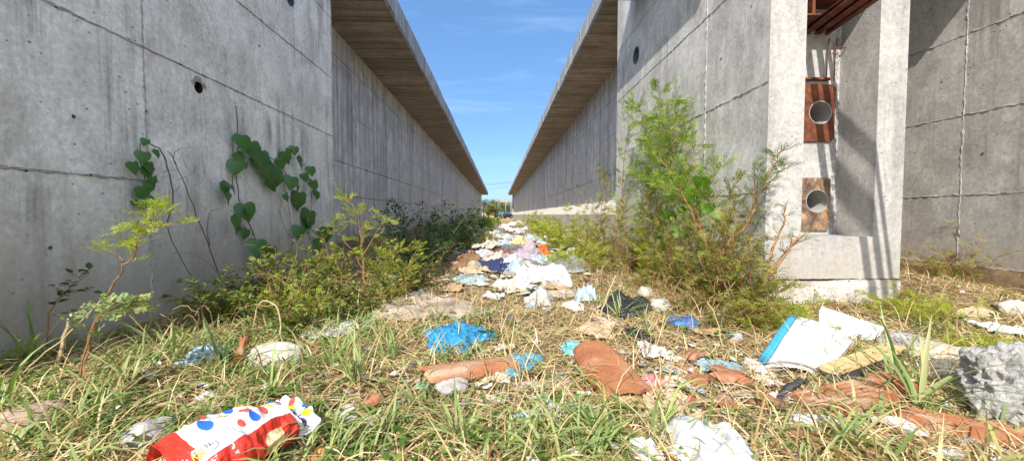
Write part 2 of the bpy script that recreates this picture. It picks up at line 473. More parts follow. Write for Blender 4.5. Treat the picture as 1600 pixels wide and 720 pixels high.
# --- long walls with a cantilevered deck, both sides
def long_wall(side, name, label):
    s = side; X = XLF if s < 0 else XRF; ys = YL if s < 0 else YR
    xe = -2.35 if s < 0 else 2.18; th = .52 if s < 0 else .40
    t_ = thing(name, (X + s * 1.0, 20, 0), label, 'concrete wall')
    m = MB(); m.box((min(X, X + s * 1.6), ys - .5, -.4), (max(X, X + s * 1.6), YE, ZS + .002)); m.build('wall_body', [M_long], t_)
    d = thing('deck_slab', (0, 0, 0), None, None)  # placeholder replaced below
    bpy.data.objects.remove(d)
    # deck slab: soffit brown, fascia grey, ragged upper kerb made of cast lengths
    m = MB()
    x0, x1 = sorted((xe, X + s * 1.6))
    ys2 = ys + .003
    m.box((x0, ys2, ZS), (x1, YE + .2, ZS + th))
    dk = m.build('deck_slab', [M_soff, M_fasc], t_)
    for pl in dk.data.polygons:
        if pl.normal.z > -.5: pl.material_index = 1
    # cross joints of soffit formwork
    m = MB(); y = ys + 1.2; k = 0
    while y < YE:
        xa, xb = sorted((xe + s * .06, X))
        q = fin((xa, y, ZS), (xb, y, ZS), (0, 0, -1), (0, 1, 0), .03, .02, seed=k, step=.08); m.add(q.v, q.f)
        y += 2.35; k += 1
    q = fin((xe + s * (abs(X - xe) * .5), ys + .1, ZS), (xe + s * (abs(X - xe) * .5), YE, ZS), (0, 0, -1), (1, 0, 0), .03, .015, seed=50, step=.12); m.add(q.v, q.f)
    m.build('soffit_joint', [M_soff], t_)
    # kerb lengths along the deck edge, slightly out of line
    m = MB(); y = ys + .02; k = 0
    while y < YE:
        L = 1.15 + .2 * rnd.random(); o = rnd.uniform(-.014, .014); hz = rnd.uniform(-.02, .03)
        a = (xe - s * (.025 + o), y, ZS + .045); b = (xe + s * .16, min(YE, y + L - .018), ZS + th + .03 + hz)
        m.box((min(a[0], b[0]), a[1], a[2]), (max(a[0], b[0]), b[1], b[2])); y += L
    m.build('deck_kerb', [M_fasc], t_)
    # horizontal joints
    nrm = (-s, 0, 0)
    hs = (H + 3.80, H + 1.30, H + .48) if s < 0 else (H + 3.55, H + 1.24)
    for i, z in enumerate(hs):
        m = fin((X, ys, z), (X, YE, z), nrm, (0, 0, 1), .03, .03, seed=100 + i + s * 7, step=.09); m.build('formwork_joint', [M_joint], t_)
    # vertical joints, sparser far off, and odd half-height steps
    y = ys + (2.1 if s < 0 else 1.0); k = 0
    while y < YE:
        big = k % 2 == 0
        z0, z1 = (hs[1], ZS) if k % 3 else (.3, ZS)
        joint(t_, (X, y, z0), (X, y, z1), nrm, (0, 1, 0), wid=.028 if big else .016, out=.02, seed=k + 200 * s, step=.07)
        if k % 3 == 1:
            zz = hs[1] + (hs[0] - hs[1]) * (.42 + .1 * (k % 2))
            joint(t_, (X, y, zz), (X, y + 2.0, zz), nrm, (0, 0, 1), wid=.02, out=.02, seed=k + 300, step=.07)
        y += 2.05 + .5 * (k % 2) + k * .03; k += 1
    # plinth along the foot
    zp = H - .02 if s < 0 else H - .10
    m = MB(); x0, x1 = sorted((X - s * (.08 if s < 0 else .16), X + s * .3)); m.box((x0, ys, -.4), (x1, YE, zp - (.0 if s < 0 else .0)))
    m.build('plinth', [M_long if s < 0 else M_old], t_)
    if s > 0:                                          # sloping pale haunch between the wall and a projecting footing
        m = MB(); ya, yb = ys + .01, YE; xo = X - .50; zt = H + .44; zb_ = H + .0
        v = [(X + .01, ya, zt), (xo, ya, zb_), (xo, ya, -.4), (X + .01, ya, -.4), (X + .01, yb, zt), (xo, yb, zb_), (xo, yb, -.4), (X + .01, yb, -.4)]
        m.add(v[:], [(0, 1, 5, 4), (0, 3, 2, 1), (4, 5, 6, 7)]); m.build('haunch', [M_haunch], t_)
        m = MB(); m.add(v[:], [(1, 2, 6, 5)]); m.build('footing_face', [M_old], t_)
        y = ya + 1.0; k = 0
        while y < 60: joint(t_, (xo, y, .0), (xo, y, zb_), (-1, 0, 0), (0, 1, 0), wid=.03, out=.02, seed=k + 500, step=.06); y += 1.2 + .03 * k; k += 1
    # end pier
    m = MB(); x0, x1 = sorted((X - s * .02, X + s * 1.7)); m.box((x0 - (.35 if s > 0 else 0), YE + .003, -.4), (x1 + (.0 if s > 0 else 0.03), YE + 1.2, ZS - .01)); m.build('end_pier', [M_front if s > 0 else M_long], t_)
    return t_
long_wall(-1, 'retaining_wall', 'long shaded board marked concrete wall with overhanging deck, running away on the left')
long_wall(1, 'retaining_wall', 'long bluish shaded concrete wall with overhanging deck, running away behind the right pier')

# --- right near block with the niche
XN0, XN1, XB = 2.775, 3.46, 3.73
zn0 = H - .205; ZC = 6.6
tr_ = thing('concrete_pier', (3.0, 5.5, 0), 'big concrete pier on the right with sunlit front face and tall niche', 'concrete pier')
m = MB(); m.box((XR, YP, .235), (XB, YR, ZC)); body = m.build('wall_body', [M_nearR, M_front], None)
ynb = YP + .42
h1 = PY(1279, 177, ynb); h2 = PY(1274, 314, ynb); hr = PX(994, 87, XR)
niche = boxo((XN0, YP - .3, zn0), (XN1, ynb, 4.9))
cut(body, [niche, cyl_y(h1.x, ynb - .1, ynb + .7, h1.z, .118), cyl_y(h2.x, ynb - .1, ynb + .7, h2.z, .118), cyl_x(XR - .2, XR + .6, hr.y, hr.z, .15)])
body.parent = tr_; 
for v_ in body.data.vertices: v_.co -= Vector(tr_.location)
while len(body.data.materials) < 2: body.data.materials.append(M_front)
body.data.materials[0] = M_nearR; body.data.materials[1] = M_front
for pl in body.data.polygons:
    c_ = pl.center + Vector(tr_.location)
    pl.material_index = 1 if (abs(pl.normal.y) > .8 and abs(c_.y - YP) < .02) or (XN0 - .01 < c_.x < XN1 + .01 and c_.y < ynb + .01) else 0
# rough older footing below, sticking out a little
def rough_block(a, b, mat, name, parent, amp=.02, seed=0, step=.05, faces=('front', 'left', 'top')):
    m = MB(); x0, y0, z0 = a; x1, y1, z1 = b
    def sheet(o, u, v, nrm):
        o = Vector(o); u = Vector(u); v = Vector(v); nrm = Vector(nrm)
        nu = max(2, int(u.length / step)); nv = max(2, int(v.length / step)); bs = len(m.v)
        for j in range(nv + 1):
            for i in range(nu + 1):
                q = o + u * (i / nu) + v * (j / nv)
                d = noise.fractal(q * 3.1 + Vector((seed, 0, 0)), 1.0, 2.0, 5) * amp
                ed = 1.0 if 0 < i < nu and 0 < j < nv else .3
                m.v.append(tuple(q + nrm * d * ed))
        for j in range(nv):
            for i in range(nu):
                m.f.append((bs + j * (nu + 1) + i, bs + j * (nu + 1) + i + 1, bs + (j + 1) * (nu + 1) + i + 1, bs + (j + 1) * (nu + 1) + i)); m.m.append(0)
    sheet((x0, y0, z0), (x1 - x0, 0, 0), (0, 0, z1 - z0), (0, -1, 0))
    sheet((x0, y1, z0), (0, y0 - y1, 0), (0, 0, z1 - z0), (-1, 0, 0))
    sheet((x1, y0, z0), (0, y1 - y0, 0), (0, 0, z1 - z0), (1, 0, 0))
    sheet((x0, y0, z1), (x1 - x0, 0, 0), (0, y1 - y0, 0), (0, 0, 1))
    return m.build(name, [mat], parent)
rough_block((XR - .025, YP - .03, -.35), (XB - .02, YR + .05, .222), M_old, 'footing', tr_, .022, 3)
m = fin((XR - .005, YP + .001, .232), (XB, YP + .001, .232), (0, -1, 0), (0, 0, 1), .012, .02, 5, .02)
m.build('cold_joint', [M_dark], tr_)
joint(tr_, (XR, YP + .01, .232), (XR, YR, .232), (-1, 0, 0), (0, 0, 1), wid=.016, out=.02, seed=6)
for i, (z, ya) in enumerate(((H + .21, YP), (H + 1.2, YP), (H + 2.3, YP), (H + 3.3, YP))):
    joint(tr_, (XR, ya, z), (XR, YR if i else 5.2, z), (-1, 0, 0), (0, 0, 1), wid=.024, out=.011, seed=i * 5 + 2)
yv = PX(1103, 150, XR).y
joint(tr_, (XR, yv, .25), (XR, yv, 6.5), (-1, 0, 0), (0, 1, 0), wid=.016, out=.018, seed=41)
m = MB(); m.box((XR - .45, YP + .03, 3.8 + H), (XR, 7.15, 4.15 + H)); m.build('slab_edge', [M_fasc], tr_)
pipe_ring(tr_, XR, hr.y, hr.z, .148, -1, .5)
# niche: ragged inner edge, anchor plates with sleeves, corroded ledge, dowels
def plate(pc, x0, x1, z0, z1, r, mat, name, seed):
    """plate with a round opening, ragged outline"""
    m = MB(); n = 40; outer = []; inner = []
    for k in range(n):
        an = 2 * math.pi * (k + .5) / n; ca, sa = math.cos(an), math.sin(an)
        tx = (x1 - pc.x) / ca if ca > 0 else (x0 - pc.x) / ca if ca < 0 else 9
        tz = (z1 - pc.z) / sa if sa > 0 else (z0 - pc.z) / sa if sa < 0 else 9
        q = min(tx, tz) * (1 - .03 * abs(noise.noise(Vector((k * .7, seed, 0)))))
        outer.append((pc.x + q * ca, pc.z + q * sa)); inner.append((pc.x + r * ca, pc.z + r * sa))
    yb, yf = ynb + .0, ynb - .022
    for k in range(n):
        j = (k + 1) % n; o0, o1, i0, i1 = outer[k], outer[j], inner[k], inner[j]
        m.quad((i0[0], yf, i0[1]), (i1[0], yf, i1[1]), (o1[0], yf, o1[1]), (o0[0], yf, o0[1]))
        m.quad((o0[0], yf, o0[1]), (o1[0], yf, o1[1]), (o1[0], yb, o1[1]), (o0[0], yb, o0[1]))
        m.quad((i1[0], yf, i1[1]), (i0[0], yf, i0[1]), (i0[0], yb, i0[1]), (i1[0], yb, i1[1]))
    return m.build(name, [mat], tr_)
def sleeve(pc, r):
    m = MB(); n = 36; rings = [(ynb - .035, r * .90), (ynb - .035, r * 1.02), (ynb - .02, r * 1.03)]
    rings = [(ynb + .6, r * .93), (ynb - .024, r * .94), (ynb - .025, r * 1.0), (ynb - .01, r * 1.01)]
    for (yy, rr) in rings:
        for k in range(n):
            an = 2 * math.pi * k / n; m.v.append((pc.x + rr * math.cos(an), yy, pc.z + rr * math.sin(an)))
    for a in range(3):
        for k in range(n): m.f.append((a * n + k, a * n + (k + 1) % n, (a + 1) * n + (k + 1) % n, (a + 1) * n + k)); m.m.append(0)
    o = m.build('pipe_sleeve', [M_pvc], tr_, smooth=False)
    m = MB(); n2 = 20
    m.poly([(pc.x + r * .9 * math.cos(6.283 * k / n2), ynb + .55, pc.z + r * .9 * math.sin(6.283 * k / n2)) for k in range(n2)])
    m.build('sleeve_shade_disc', [M_dark], tr_)  # near-black disc stands in for the shade deep in the sleeve
zr = lambda py: PY(1290, py, ynb).z
xr_ = XN1 - .055
plate(h1, XN0 + .001, xr_, zr(222), zr(133), .118, M_rust, 'anchor_plate', 1)
plate(h2, XN0 + .001, xr_ - .02, zr(360), zr(278), .118, M_rust2, 'anchor_plate', 2)
sleeve(h1, .118); sleeve(h2, .118)
joint(tr_, (XN1 - .03, ynb, zn0), (XN1 - .03, ynb, 4.6), (0, -1, 0), (1, 0, 0), wid=.05, out=.05, seed=91, step=.03)
m = MB(); m.box((XN0 + .001, ynb - .05, zr(127)), (XN1 - .12, ynb, zr(127) + .02)); m.build('steel_ledge', [M_rust], tr_)
for xx in (1291, 1303):
    a = PY(xx, 127, ynb - .03); m = MB(); m.tube([a, a + Vector((.005, 0, .33)), a + Vector((.012, -.01, .42))], .006, 6); m.build('rebar', [M_rust], tr_)
a = PY(1303, 77, ynb - .03); m = MB(); m.tube([a, a + Vector((.09, -.04, .0))], .007, 6); m.build('rebar', [M_rust], tr_)
# rusty steel beams resting in the head of the niche and running out over the front
zb = zr(55)
for i, (xb, wd) in enumerate(((2.79, .13), (2.985, .07), (3.11, .06), (3.22, .035))):
    tb = thing('steel_beam', (xb, YP, zb + .12), ['rusty steel beam in the head of the niche, nearest its left cheek', 'rusty steel beam in the head of the niche, second from its left cheek', 'rusty steel beam in the head of the niche, third from its left cheek', 'rusty steel beam in the head of the niche, nearest its right cheek'][i], 'steel beam', 'rusty beams in the niche head')
    m = MB(); y1 = ynb - .002; y0 = .6 if i else YP + .03
    dx = -.17
    def sec(xa, xc, za, zc):
        def pt(x, y, z): return (x + dx * (YP - y) , y, z)
        v = [pt(xa, y0, za), pt(xc, y0, za), pt(xc, y1, za), pt(xa, y1, za), pt(xa, y0, zc), pt(xc, y0, zc), pt(xc, y1, zc), pt(xa, y1, zc)]
        m.add(v, [(0,3,2,1),(4,5,6,7),(0,1,5,4),(1,2,6,5),(2,3,7,6),(3,0,4,7)])
    hb = .245 if i == 0 else .055
    sec(xb, xb + wd, zb, zb + .012); sec(xb, xb + wd, zb + hb - .012, zb + hb); sec(xb + wd * .40, xb + wd * .60, zb + .0125, zb + hb - .0125)
    m.build('beam', [M_rust], tb)
tb = thing('steel_plate', (XN1 - .3, YP + .2, zb + .3), 'rust coloured steel plate lying over the beams inside the niche', 'steel plate')
m = MB(); m.box((XN0 + .002, YP + .02, zb + .25), (XN1 - .002, ynb - .003, zb + .27)); m.build('plate', [M_rust], tb)

# --- wall behind the pier, far right
XS = 5.2
ts = thing('retaining_wall', (XS + .5, 5, 0), 'grey brown concrete wall with clay stained foot, standing behind the pier at far right', 'concrete wall')
m = MB(); m.box((XS, .5, -.4), (XS + 1.2, 14, 6.6)); m.build('wall_body', [M_side], ts)
rough_block((XS - .03, .5, -.35), (XS + .5, 14, H - .57), M_clay, 'footing', ts, .03, 8, .06)
for i, z in enumerate((H + .22, H + 1.11, H + 2.0, H + 2.9)):
    joint(ts, (XS, .5 if i != 0 else .5, z), (XS, 14, z), (-1, 0, 0), (0, 0, 1), wid=.024, out=.011, seed=i * 5 + 12)
yv = PX(1507, 150, XS).y
joint(ts, (XS, yv, .25), (XS, yv, 6.5), (-1, 0, 0), (0, 1, 0), wid=.02, out=.010, seed=43)
joint(ts, (XS, .5, H - .565), (XS, 14, H - .565), (-1, 0, 0), (0, 0, 1), wid=.02, out=.02, seed=44)
m = MB(); m.box((XS - .53, 3.3, 3.4 + H), (XS, 13.9, 3.75 + H)); m.build('slab_edge', [M_fasc], ts)

# form tie holes and chips
def tie_holes(parent, X, nx, pts, seed):
    Rr = random.Random(seed)
    for (y, zz) in pts:
        m = MB(); yy, r = y + Rr.uniform(-.08, .08), Rr.uniform(.006, .012); n = 10
        ring = [(X + nx * .003, yy + r * 1.25 * math.cos(6.283 * k / n) * Rr.uniform(.8, 1.3), zz + r * 1.25 * math.sin(6.283 * k / n) * Rr.uniform(.8, 1.3)) for k in range(n)]
        inn = [(X + nx * .0012, yy + r * .6 * math.cos(6.283 * k / n), zz + r * .6 * math.sin(6.283 * k / n)) for k in range(n)]
        m.add(ring + inn, [(k, (k + 1) % n, n + (k + 1) % n, n + k) for k in range(n)] + [tuple(range(n, 2 * n))])
        m.build('tie_hole', [M_plug], parent)
M_plug = simple('dark_tie_hole', (.09, .085, .08), .95, .4, 60, .5)
tie_holes(tl, XL, 1, [(2.15, H + 1.0), (2.6, H + .62), (3.4, H + 1.75), (4.6, H + 1.9), (5.6, H + .7), (2.4, H - .2), (3.1, H + .1)], 3)
tie_holes(tr_, XR, -1, [(4.0, H + .75), (4.3, H + 1.7), (5.4, H + 1.1), (3.9, H + 2.0), (6.5, H + 1.7)], 4)
tie_holes(ts, XS, -1, [(4.1, H + .65), (4.5, H + 1.55), (3.7, H + 1.3)], 5)

# ---------------------------------------------------------------- foliage
L_yel = leaf_mat('bright_yellow_green_leaf', [(.24, .34, .035), (.42, .46, .05), (.30, .38, .04), (.50, .47, .08), (.16, .27, .03)], .5)
L_mid = leaf_mat('mid_green_leaf', [(.055, .13, .02), (.11, .20, .03), (.07, .15, .03), (.20, .27, .05), (.09, .15, .05)], .4)
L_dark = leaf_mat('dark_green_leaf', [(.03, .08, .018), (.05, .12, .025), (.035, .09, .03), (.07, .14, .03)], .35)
L_vine = leaf_mat('vine_leaf', [(.014, .055, .014), (.035, .12, .022), (.018, .07, .016), (.06, .17, .03), (.022, .085, .018), (.11, .19, .04)], .25, .3, .6)
L_dryl = leaf_mat('rusty_dry_leaf', [(.30, .16, .05), (.38, .24, .08), (.22, .20, .05), (.16, .22, .04), (.30, .30, .07), (.12, .19, .04)], .35)
L_bvine = leaf_mat('bright_vine_leaf', [(.10, .26, .03), (.14, .32, .04), (.08, .22, .03)], .45)
L_und = leaf_mat('undergrowth_leaf', [(.05, .11, .02), (.12, .20, .035), (.24, .30, .05), (.07, .14, .04), (.38, .36, .07), (.26, .15, .06), (.10, .17, .05), (.16, .23, .07)], .4)
L_sap = leaf_mat('sapling_leaf', [(.14, .26, .03), (.26, .36, .045), (.18, .30, .035), (.34, .40, .06), (.11, .20, .03)], .45)
L_olv = leaf_mat('olive_bush_foliage', [(.16, .22, .03), (.28, .30, .05), (.12, .17, .03), (.36, .34, .07), (.26, .16, .06), (.20, .26, .04)], .4)
L_mixr = leaf_mat('mixed_bush_leaf', [(.10, .16, .03), (.22, .28, .05), (.30, .20, .07), (.13, .19, .04), (.34, .33, .08), (.25, .14, .06), (.16, .22, .05)], .4)
L_grass = leaf_mat('green_grass_blade', [(.12, .20, .05), (.24, .32, .09), (.36, .42, .18), (.17, .27, .07), (.50, .46, .22), (.12, .21, .06), (.40, .44, .15), (.25, .36, .12)], .35, .45)
L_straw = leaf_mat('dry_straw', [(.52, .37, .17), (.68, .51, .27), (.36, .22, .09), (.74, .62, .40), (.50, .38, .18), (.20, .12, .05), (.60, .46, .25), (.30, .19, .08)], .2, .6, .25)
L_litter = leaf_mat('dead_leaf_litter', [(.15, .075, .03), (.30, .16, .07), (.08, .04, .02), (.40, .25, .12), (.48, .36, .22), (.10, .05, .025)], .1, .8, .1)
M_stem_g = simple('green_brown_stem', (.16, .15, .05), .7, .3)
M_stem_b = simple('red_brown_stem', (.26, .13, .055), .8, .3, 20)
M_twig = simple('grey_dead_twig', (.16, .12, .09), .9, .3)
M_bark = simple('pale_brown_bark', (.30, .17, .08), .9, .35, 18, .5)

def frame_of(d, roll=0.0):
    d = Vector(d).normalized(); up = Vector((0, 0, 1))
    s = d.cross(up)
    if s.length < .05: s = Vector((1, 0, 0))
    s.normalize(); n = s.cross(d).normalized()
    if roll: q = Matrix.Rotation(roll, 3, d); s = q @ s; n = q @ n
    return d, s, n

def leaflet(m, p, d, s, l, w):
    """one small leaflet; d its axis, s its width direction"""
    a = p; b = p + d * l * .5 + s * w * .5; c = p + d * l; e = p + d * l * .5 - s * w * .5
    m.quad(tuple(a), tuple(b), tuple(c), tuple(e))

def frond(m, p, d, L, n, l, w, R, curl=.5, fold=.35):
    d, s, nn = frame_of(d, R.uniform(-.9, .9)); q = Vector(p)
    for i in range(n):
        t = (i + .6) / n
        dd = (d - Vector((0, 0, 1)) * curl * t * .5).normalized()
        q = q + dd * (L / n)
        k = 1 - .45 * abs(2 * t - .9)
        for sd in (1, -1):
            ax = (s * sd * .85 + dd * .55 + nn * R.uniform(-fold, fold)).normalized()
            sw = (dd * .9 - ax * ax.dot(dd) + nn * R.uniform(-.25, .25)).normalized()
            leaflet(m, q, ax, sw, l * k * R.uniform(.8, 1.15), w * k)

def broad(m, p, d, l, w, R, droop=.3):
    """ovate leaf: six sided, folded along the midrib"""
    d, s, n = frame_of(d, R.uniform(-.6, .6)); p = Vector(p)
    def pt(t, x, z=0): return tuple(p + d * l * t + s * w * x + n * (abs(x) * w * .25 - droop * l * t * t * .5 + z))
    m.add([pt(0, 0), pt(.3, .45), pt(.65, .38), pt(1, 0), pt(.65, -.38), pt(.3, -.45), pt(.5, 0)],
          [(0, 1, 6), (1, 2, 6), (2, 3, 6), (3, 4, 6), (4, 5, 6), (5, 0, 6)])

def wob(pts, amp, R, sub=4):
    out = []
    pts = [Vector(p) for p in pts]
    for i in range(len(pts) - 1):
        for k in range(sub):
            t = k / sub
            a = pts[max(i - 1, 0)]; b = pts[i]; c = pts[i + 1]; e = pts[min(i + 2, len(pts) - 1)]
            q = .5 * ((2 * b) + (c - a) * t + (2 * a - 5 * b + 4 * c - e) * t * t + (3 * b - a - 3 * c + e) * t ** 3)
            if i or k: q = q + Vector((R.uniform(-1, 1), R.uniform(-1, 1), R.uniform(-1, 1))) * amp
            out.append(q)
    out.append(pts[-1]); return out

def twig_along(ms, ml, path, R, kind, n, r0, t0=.25, tl=.18, leaf=None):
    """twigs with leaves along a stem path"""
    L = leaf or {}
    m = len(path) - 1
    for i in range(n):
        t = t0 + (1 - t0) * ((i + R.random()) / n); k = min(m - 1, int(t * m)); f = t * m - k
        p = path[k].lerp(path[k + 1], f); dd = (path[k + 1] - path[k]).normalized()
        an = R.uniform(0, 6.283)
        d = (dd * R.uniform(.3, .9) + Vector((math.cos(an), math.sin(an), R.uniform(-.1, .6)))).normalized()
        l = tl * R.uniform(.5, 1.2) * (1.15 - .5 * t)
        e = p + d * l + Vector((0, 0, -l * .12))
        if ms is not None and l > .05: ms.tube([p, p.lerp(e, .5) + Vector((0, 0, l * .06)), e], [r0 * .35, r0 * .25, r0 * .12], 3, cap=False)
        leaves_on(ml, p, e, R, kind, L)
def leaves_on(ml, p, e, R, kind, L):
    d = (e - p); l = d.length; d.normalize()
    if kind == 'pinnate':
        for j in range(L.get('nf', 3)):
            u = (j + .8) / L.get('nf', 3); q = p.lerp(e, u)
            an = R.uniform(-1, 1)
            dd = (d + Vector((R.uniform(-.8, .8), R.uniform(-.8, .8), R.uniform(-.3, .5)))).normalized()
            frond(ml, q, dd, L.get('fl', .08) * R.uniform(.7, 1.2), L.get('n', 7), L.get('l', .018), L.get('w', .007), R, L.get('curl', .5))
    else:
        for j in range(L.get('nf', 4)):
            u = (j + .8) / L.get('nf', 4); q = p.lerp(e, u)
            dd = (d * .4 + Vector((R.uniform(-1, 1), R.uniform(-1, 1), R.uniform(-.3, .6)))).normalized()
            s = L.get('l', .04) * R.uniform(.6, 1.25)
            broad(ml, q, dd, s, s * L.get('asp', .62), R)

def shrub(name, label, cat, base, height, spread, nst, seed, kind='pinnate', leaf=None, lm=None, sm=None, group=None, ntw=16, lean=(0, 0), r0=.006, tl=.2, t0=.15, xlim=None):
    R = random.Random(seed); base = Vector(base)
    t_ = thing(name, base, label, cat, group)
    ms, ml = MB(), MB()
    for k in range(nst):
        an = R.uniform(0, 6.283); hh = height * R.uniform(.35, 1.15); sp = spread * R.uniform(.3, 1.0)
        b = base + Vector((math.cos(an), math.sin(an), 0)) * spread * .12; b.z = gh(b.x, b.y) - .02
        top = b + Vector((math.cos(an) * sp + lean[0] * hh, math.sin(an) * sp + lean[1] * hh, hh))
        if xlim: top.x = min(max(top.x, xlim[0]), xlim[1])
        mid = b.lerp(top, .5) + Vector((math.cos(an), math.sin(an), 0)) * sp * R.uniform(-.25, .05)
        path = wob([b, mid, top], .012, R, 4)
        ms.tube(path, [r0 * (1 - .8 * i / (len(path) - 1)) for i in range(len(path))], 4)
        twig_along(ms, ml, path, R, kind, ntw, r0, t0, tl, leaf)
    clampx(ml, xlim); clampx(ms, xlim)
    ms.build('stem', [sm or M_stem_g], t_)
    ml.build('foliage', [lm or L_mid], t_)
    return t_
def clampx(m, xlim):
    if xlim:
        lo, hi = xlim
        m.v = [((v[0] if v[0] > lo - .05 else lo - .05) if v[0] < lo - .05 else (hi + .05 - .3 * min(.1, v[0] - hi - .05) if v[0] > hi + .05 else v[0]), v[1], v[2]) for v in m.v]

def sapling(name, label, cat, paths, seed, kind='pinnate', leaf=None, lm=None, sm=None, ntw=20, r0=.01, tl=.16, t0=.3, wobble=.01, group=None):
    """stems given as polylines in space"""
    R = random.Random(seed); base = Vector(paths[0][0])
    t_ = thing(name, base, label, cat, group)
    ms, ml = MB(), MB()
    for j, pp in enumerate(paths):
        path = wob(pp, wobble, R, 5); r = r0 if j == 0 else r0 * .6
        ms.tube(path, [r * (1 - .8 * i / (len(path) - 1)) for i in range(len(path))], 5)
        L = sum((path[i + 1] - path[i]).length for i in range(len(path) - 1))
        if ntw: twig_along(ms, ml, path, R, kind, max(3, int(ntw * L)), r, t0, tl, leaf)
    ms.build('stem', [sm or M_stem_b], t_)
    if ml.f: ml.build('foliage', [lm or L_mid], t_)
    return t_
def pl(pts, f=PY): return [f(*p) for p in pts]
def rooted(pts, f=PY):
    q = pl(pts, f); q[0].z = gh(q[0].x, q[0].y) - .02; return q

FE = dict(nf=3, fl=.10, n=8, l=.026, w=.009)            # feathery
FEs = dict(nf=3, fl=.085, n=7, l=.022, w=.009)
XP = 2.12
# right: tall feathery saplings against the pier
sapling('feathery_sapling', 'tallest feathery sapling with a long red brown stem, leaning on the pier side wall', 'sapling',
        [rooted([(1112, 440, 3.9)]) + pl([(1091, 349, 2.1), (1069, 295, 2.12), (1047, 264, 2.15), (1042, 207, 2.18), (1030, 140, 2.2)], PX),
         pl([(1069, 295, 2.12), (1035, 250, 2.0), (1010, 205, 2.1), (996, 160, 2.2)], PX), pl([(1047, 264, 2.15), (1052, 215, 2.1), (1053, 160, 2.2)], PX),
         pl([(1091, 349, 2.1), (1062, 300, 1.95), (1030, 285, 2.0), (1000, 270, 2.1)], PX)], 11,
        leaf=dict(nf=4, fl=.15, n=8, l=.040, w=.017), lm=L_sap, ntw=22, r0=.014, tl=.26, t0=.22)
sapling('feathery_sapling', 'slender sparse sapling near the far corner of the pier side wall', 'sapling',
        [rooted([(985, 420, 5.2)]) + pl([(972, 330, 2.05), (975, 265, 2.08), (981, 200, 2.1), (992, 150, 2.15)], PX)], 12,
        leaf=dict(nf=3, fl=.14, n=7, l=.040, w=.017), lm=L_sap, ntw=11, r0=.008, tl=.22, t0=.2)
sapling('feathery_sapling', 'branching sapling in front of the pier corner with small upright leaves', 'sapling',
        [rooted([(1120, 470, 3.3)]) + pl([(1127, 400, 3.35), (1167, 349, 3.3), (1189, 300, 3.3), (1207, 262, 3.3), (1218, 238, 3.3)]),
         pl([(1167, 349, 3.3), (1180, 290, 3.3), (1176, 262, 3.3)]), pl([(1189, 300, 3.3), (1212, 275, 3.25), (1224, 262, 3.2)])], 13,
        leaf=dict(nf=3, fl=.09, n=7, l=.026, w=.008, curl=-.1), lm=L_mid, ntw=24, r0=.012, tl=.12, t0=.35)
sapling('woody_shrub', 'brown trunked shrub with twiggy sparse branches at the pier corner', 'shrub',
        [rooted([(1178, 510, 2.9)]) + pl([(1185, 465, 2.95), (1198, 430, 3.0), (1200, 405, 3.0)]),
         pl([(1198, 430, 3.0), (1225, 395, 2.95), (1262, 362, 2.9)]), pl([(1200, 410, 3.0), (1222, 350, 3.1), (1228, 322, 3.1)]),
         pl([(1190, 450, 2.95), (1240, 380, 2.9), (1252, 372, 2.9)])], 14,
        leaf=dict(nf=2, fl=.08, n=6, l=.02, w=.008), lm=L_mid, sm=M_bark, ntw=16, r0=.022, tl=.10, t0=.3)
sapling('leaning_branch', 'bare reddish branch rising through the shrubs beside the pier', 'shrub',
        [rooted([(1160, 500, 3.0)]) + pl([(1130, 440, 3.2), (1105, 385, 3.6), (1075, 320, 4.0), (1060, 290, 4.3)]),
         pl([(1105, 385, 3.6), (1130, 350, 3.5), (1165, 310, 3.3)])], 15, leaf=dict(nf=2, fl=.1, n=7, l=.024, w=.01), lm=L_sap, ntw=9, r0=.012, tl=.14)

sapling('feathery_sapling', 'leafy sapling just right of the tallest one, half its height', 'sapling',
        [rooted([(1120, 455, 3.8)]) + pl([(1105, 390, 2.1), (1092, 330, 2.12), (1085, 270, 2.15), (1082, 215, 2.2)], PX), pl([(1092, 330, 2.12), (1110, 290, 2.1), (1122, 262, 2.1)], PX)], 16,
        leaf=dict(nf=4, fl=.13, n=7, l=.036, w=.015), lm=L_sap, ntw=20, r0=.010, tl=.22, t0=.15)
sapling('feathery_sapling', 'leafy sapling left of the tallest one, against the wall', 'sapling',
        [rooted([(1045, 440, 4.6)]) + pl([(1035, 370, 2.1), (1022, 300, 2.12), (1015, 240, 2.15), (1010, 190, 2.2)], PX), pl([(1035, 370, 2.1), (1005, 310, 2.05), (990, 260, 2.1)], PX)], 17,
        leaf=dict(nf=4, fl=.14, n=7, l=.040, w=.017), lm=L_sap, ntw=17, r0=.010, tl=.24, t0=.15)
sapling('feathery_sapling', 'short dense sapling behind the branching one at the pier', 'sapling',
        [rooted([(1150, 470, 3.5)]) + pl([(1145, 400, 2.12), (1150, 350, 2.14), (1140, 300, 2.2)], PX), pl([(1145, 400, 2.12), (1120, 350, 2.1), (1115, 310, 2.1)], PX)], 18,
        leaf=dict(nf=3, fl=.11, n=7, l=.032, w=.013), lm=L_mixr, ntw=24, r0=.009, tl=.2, t0=.1)
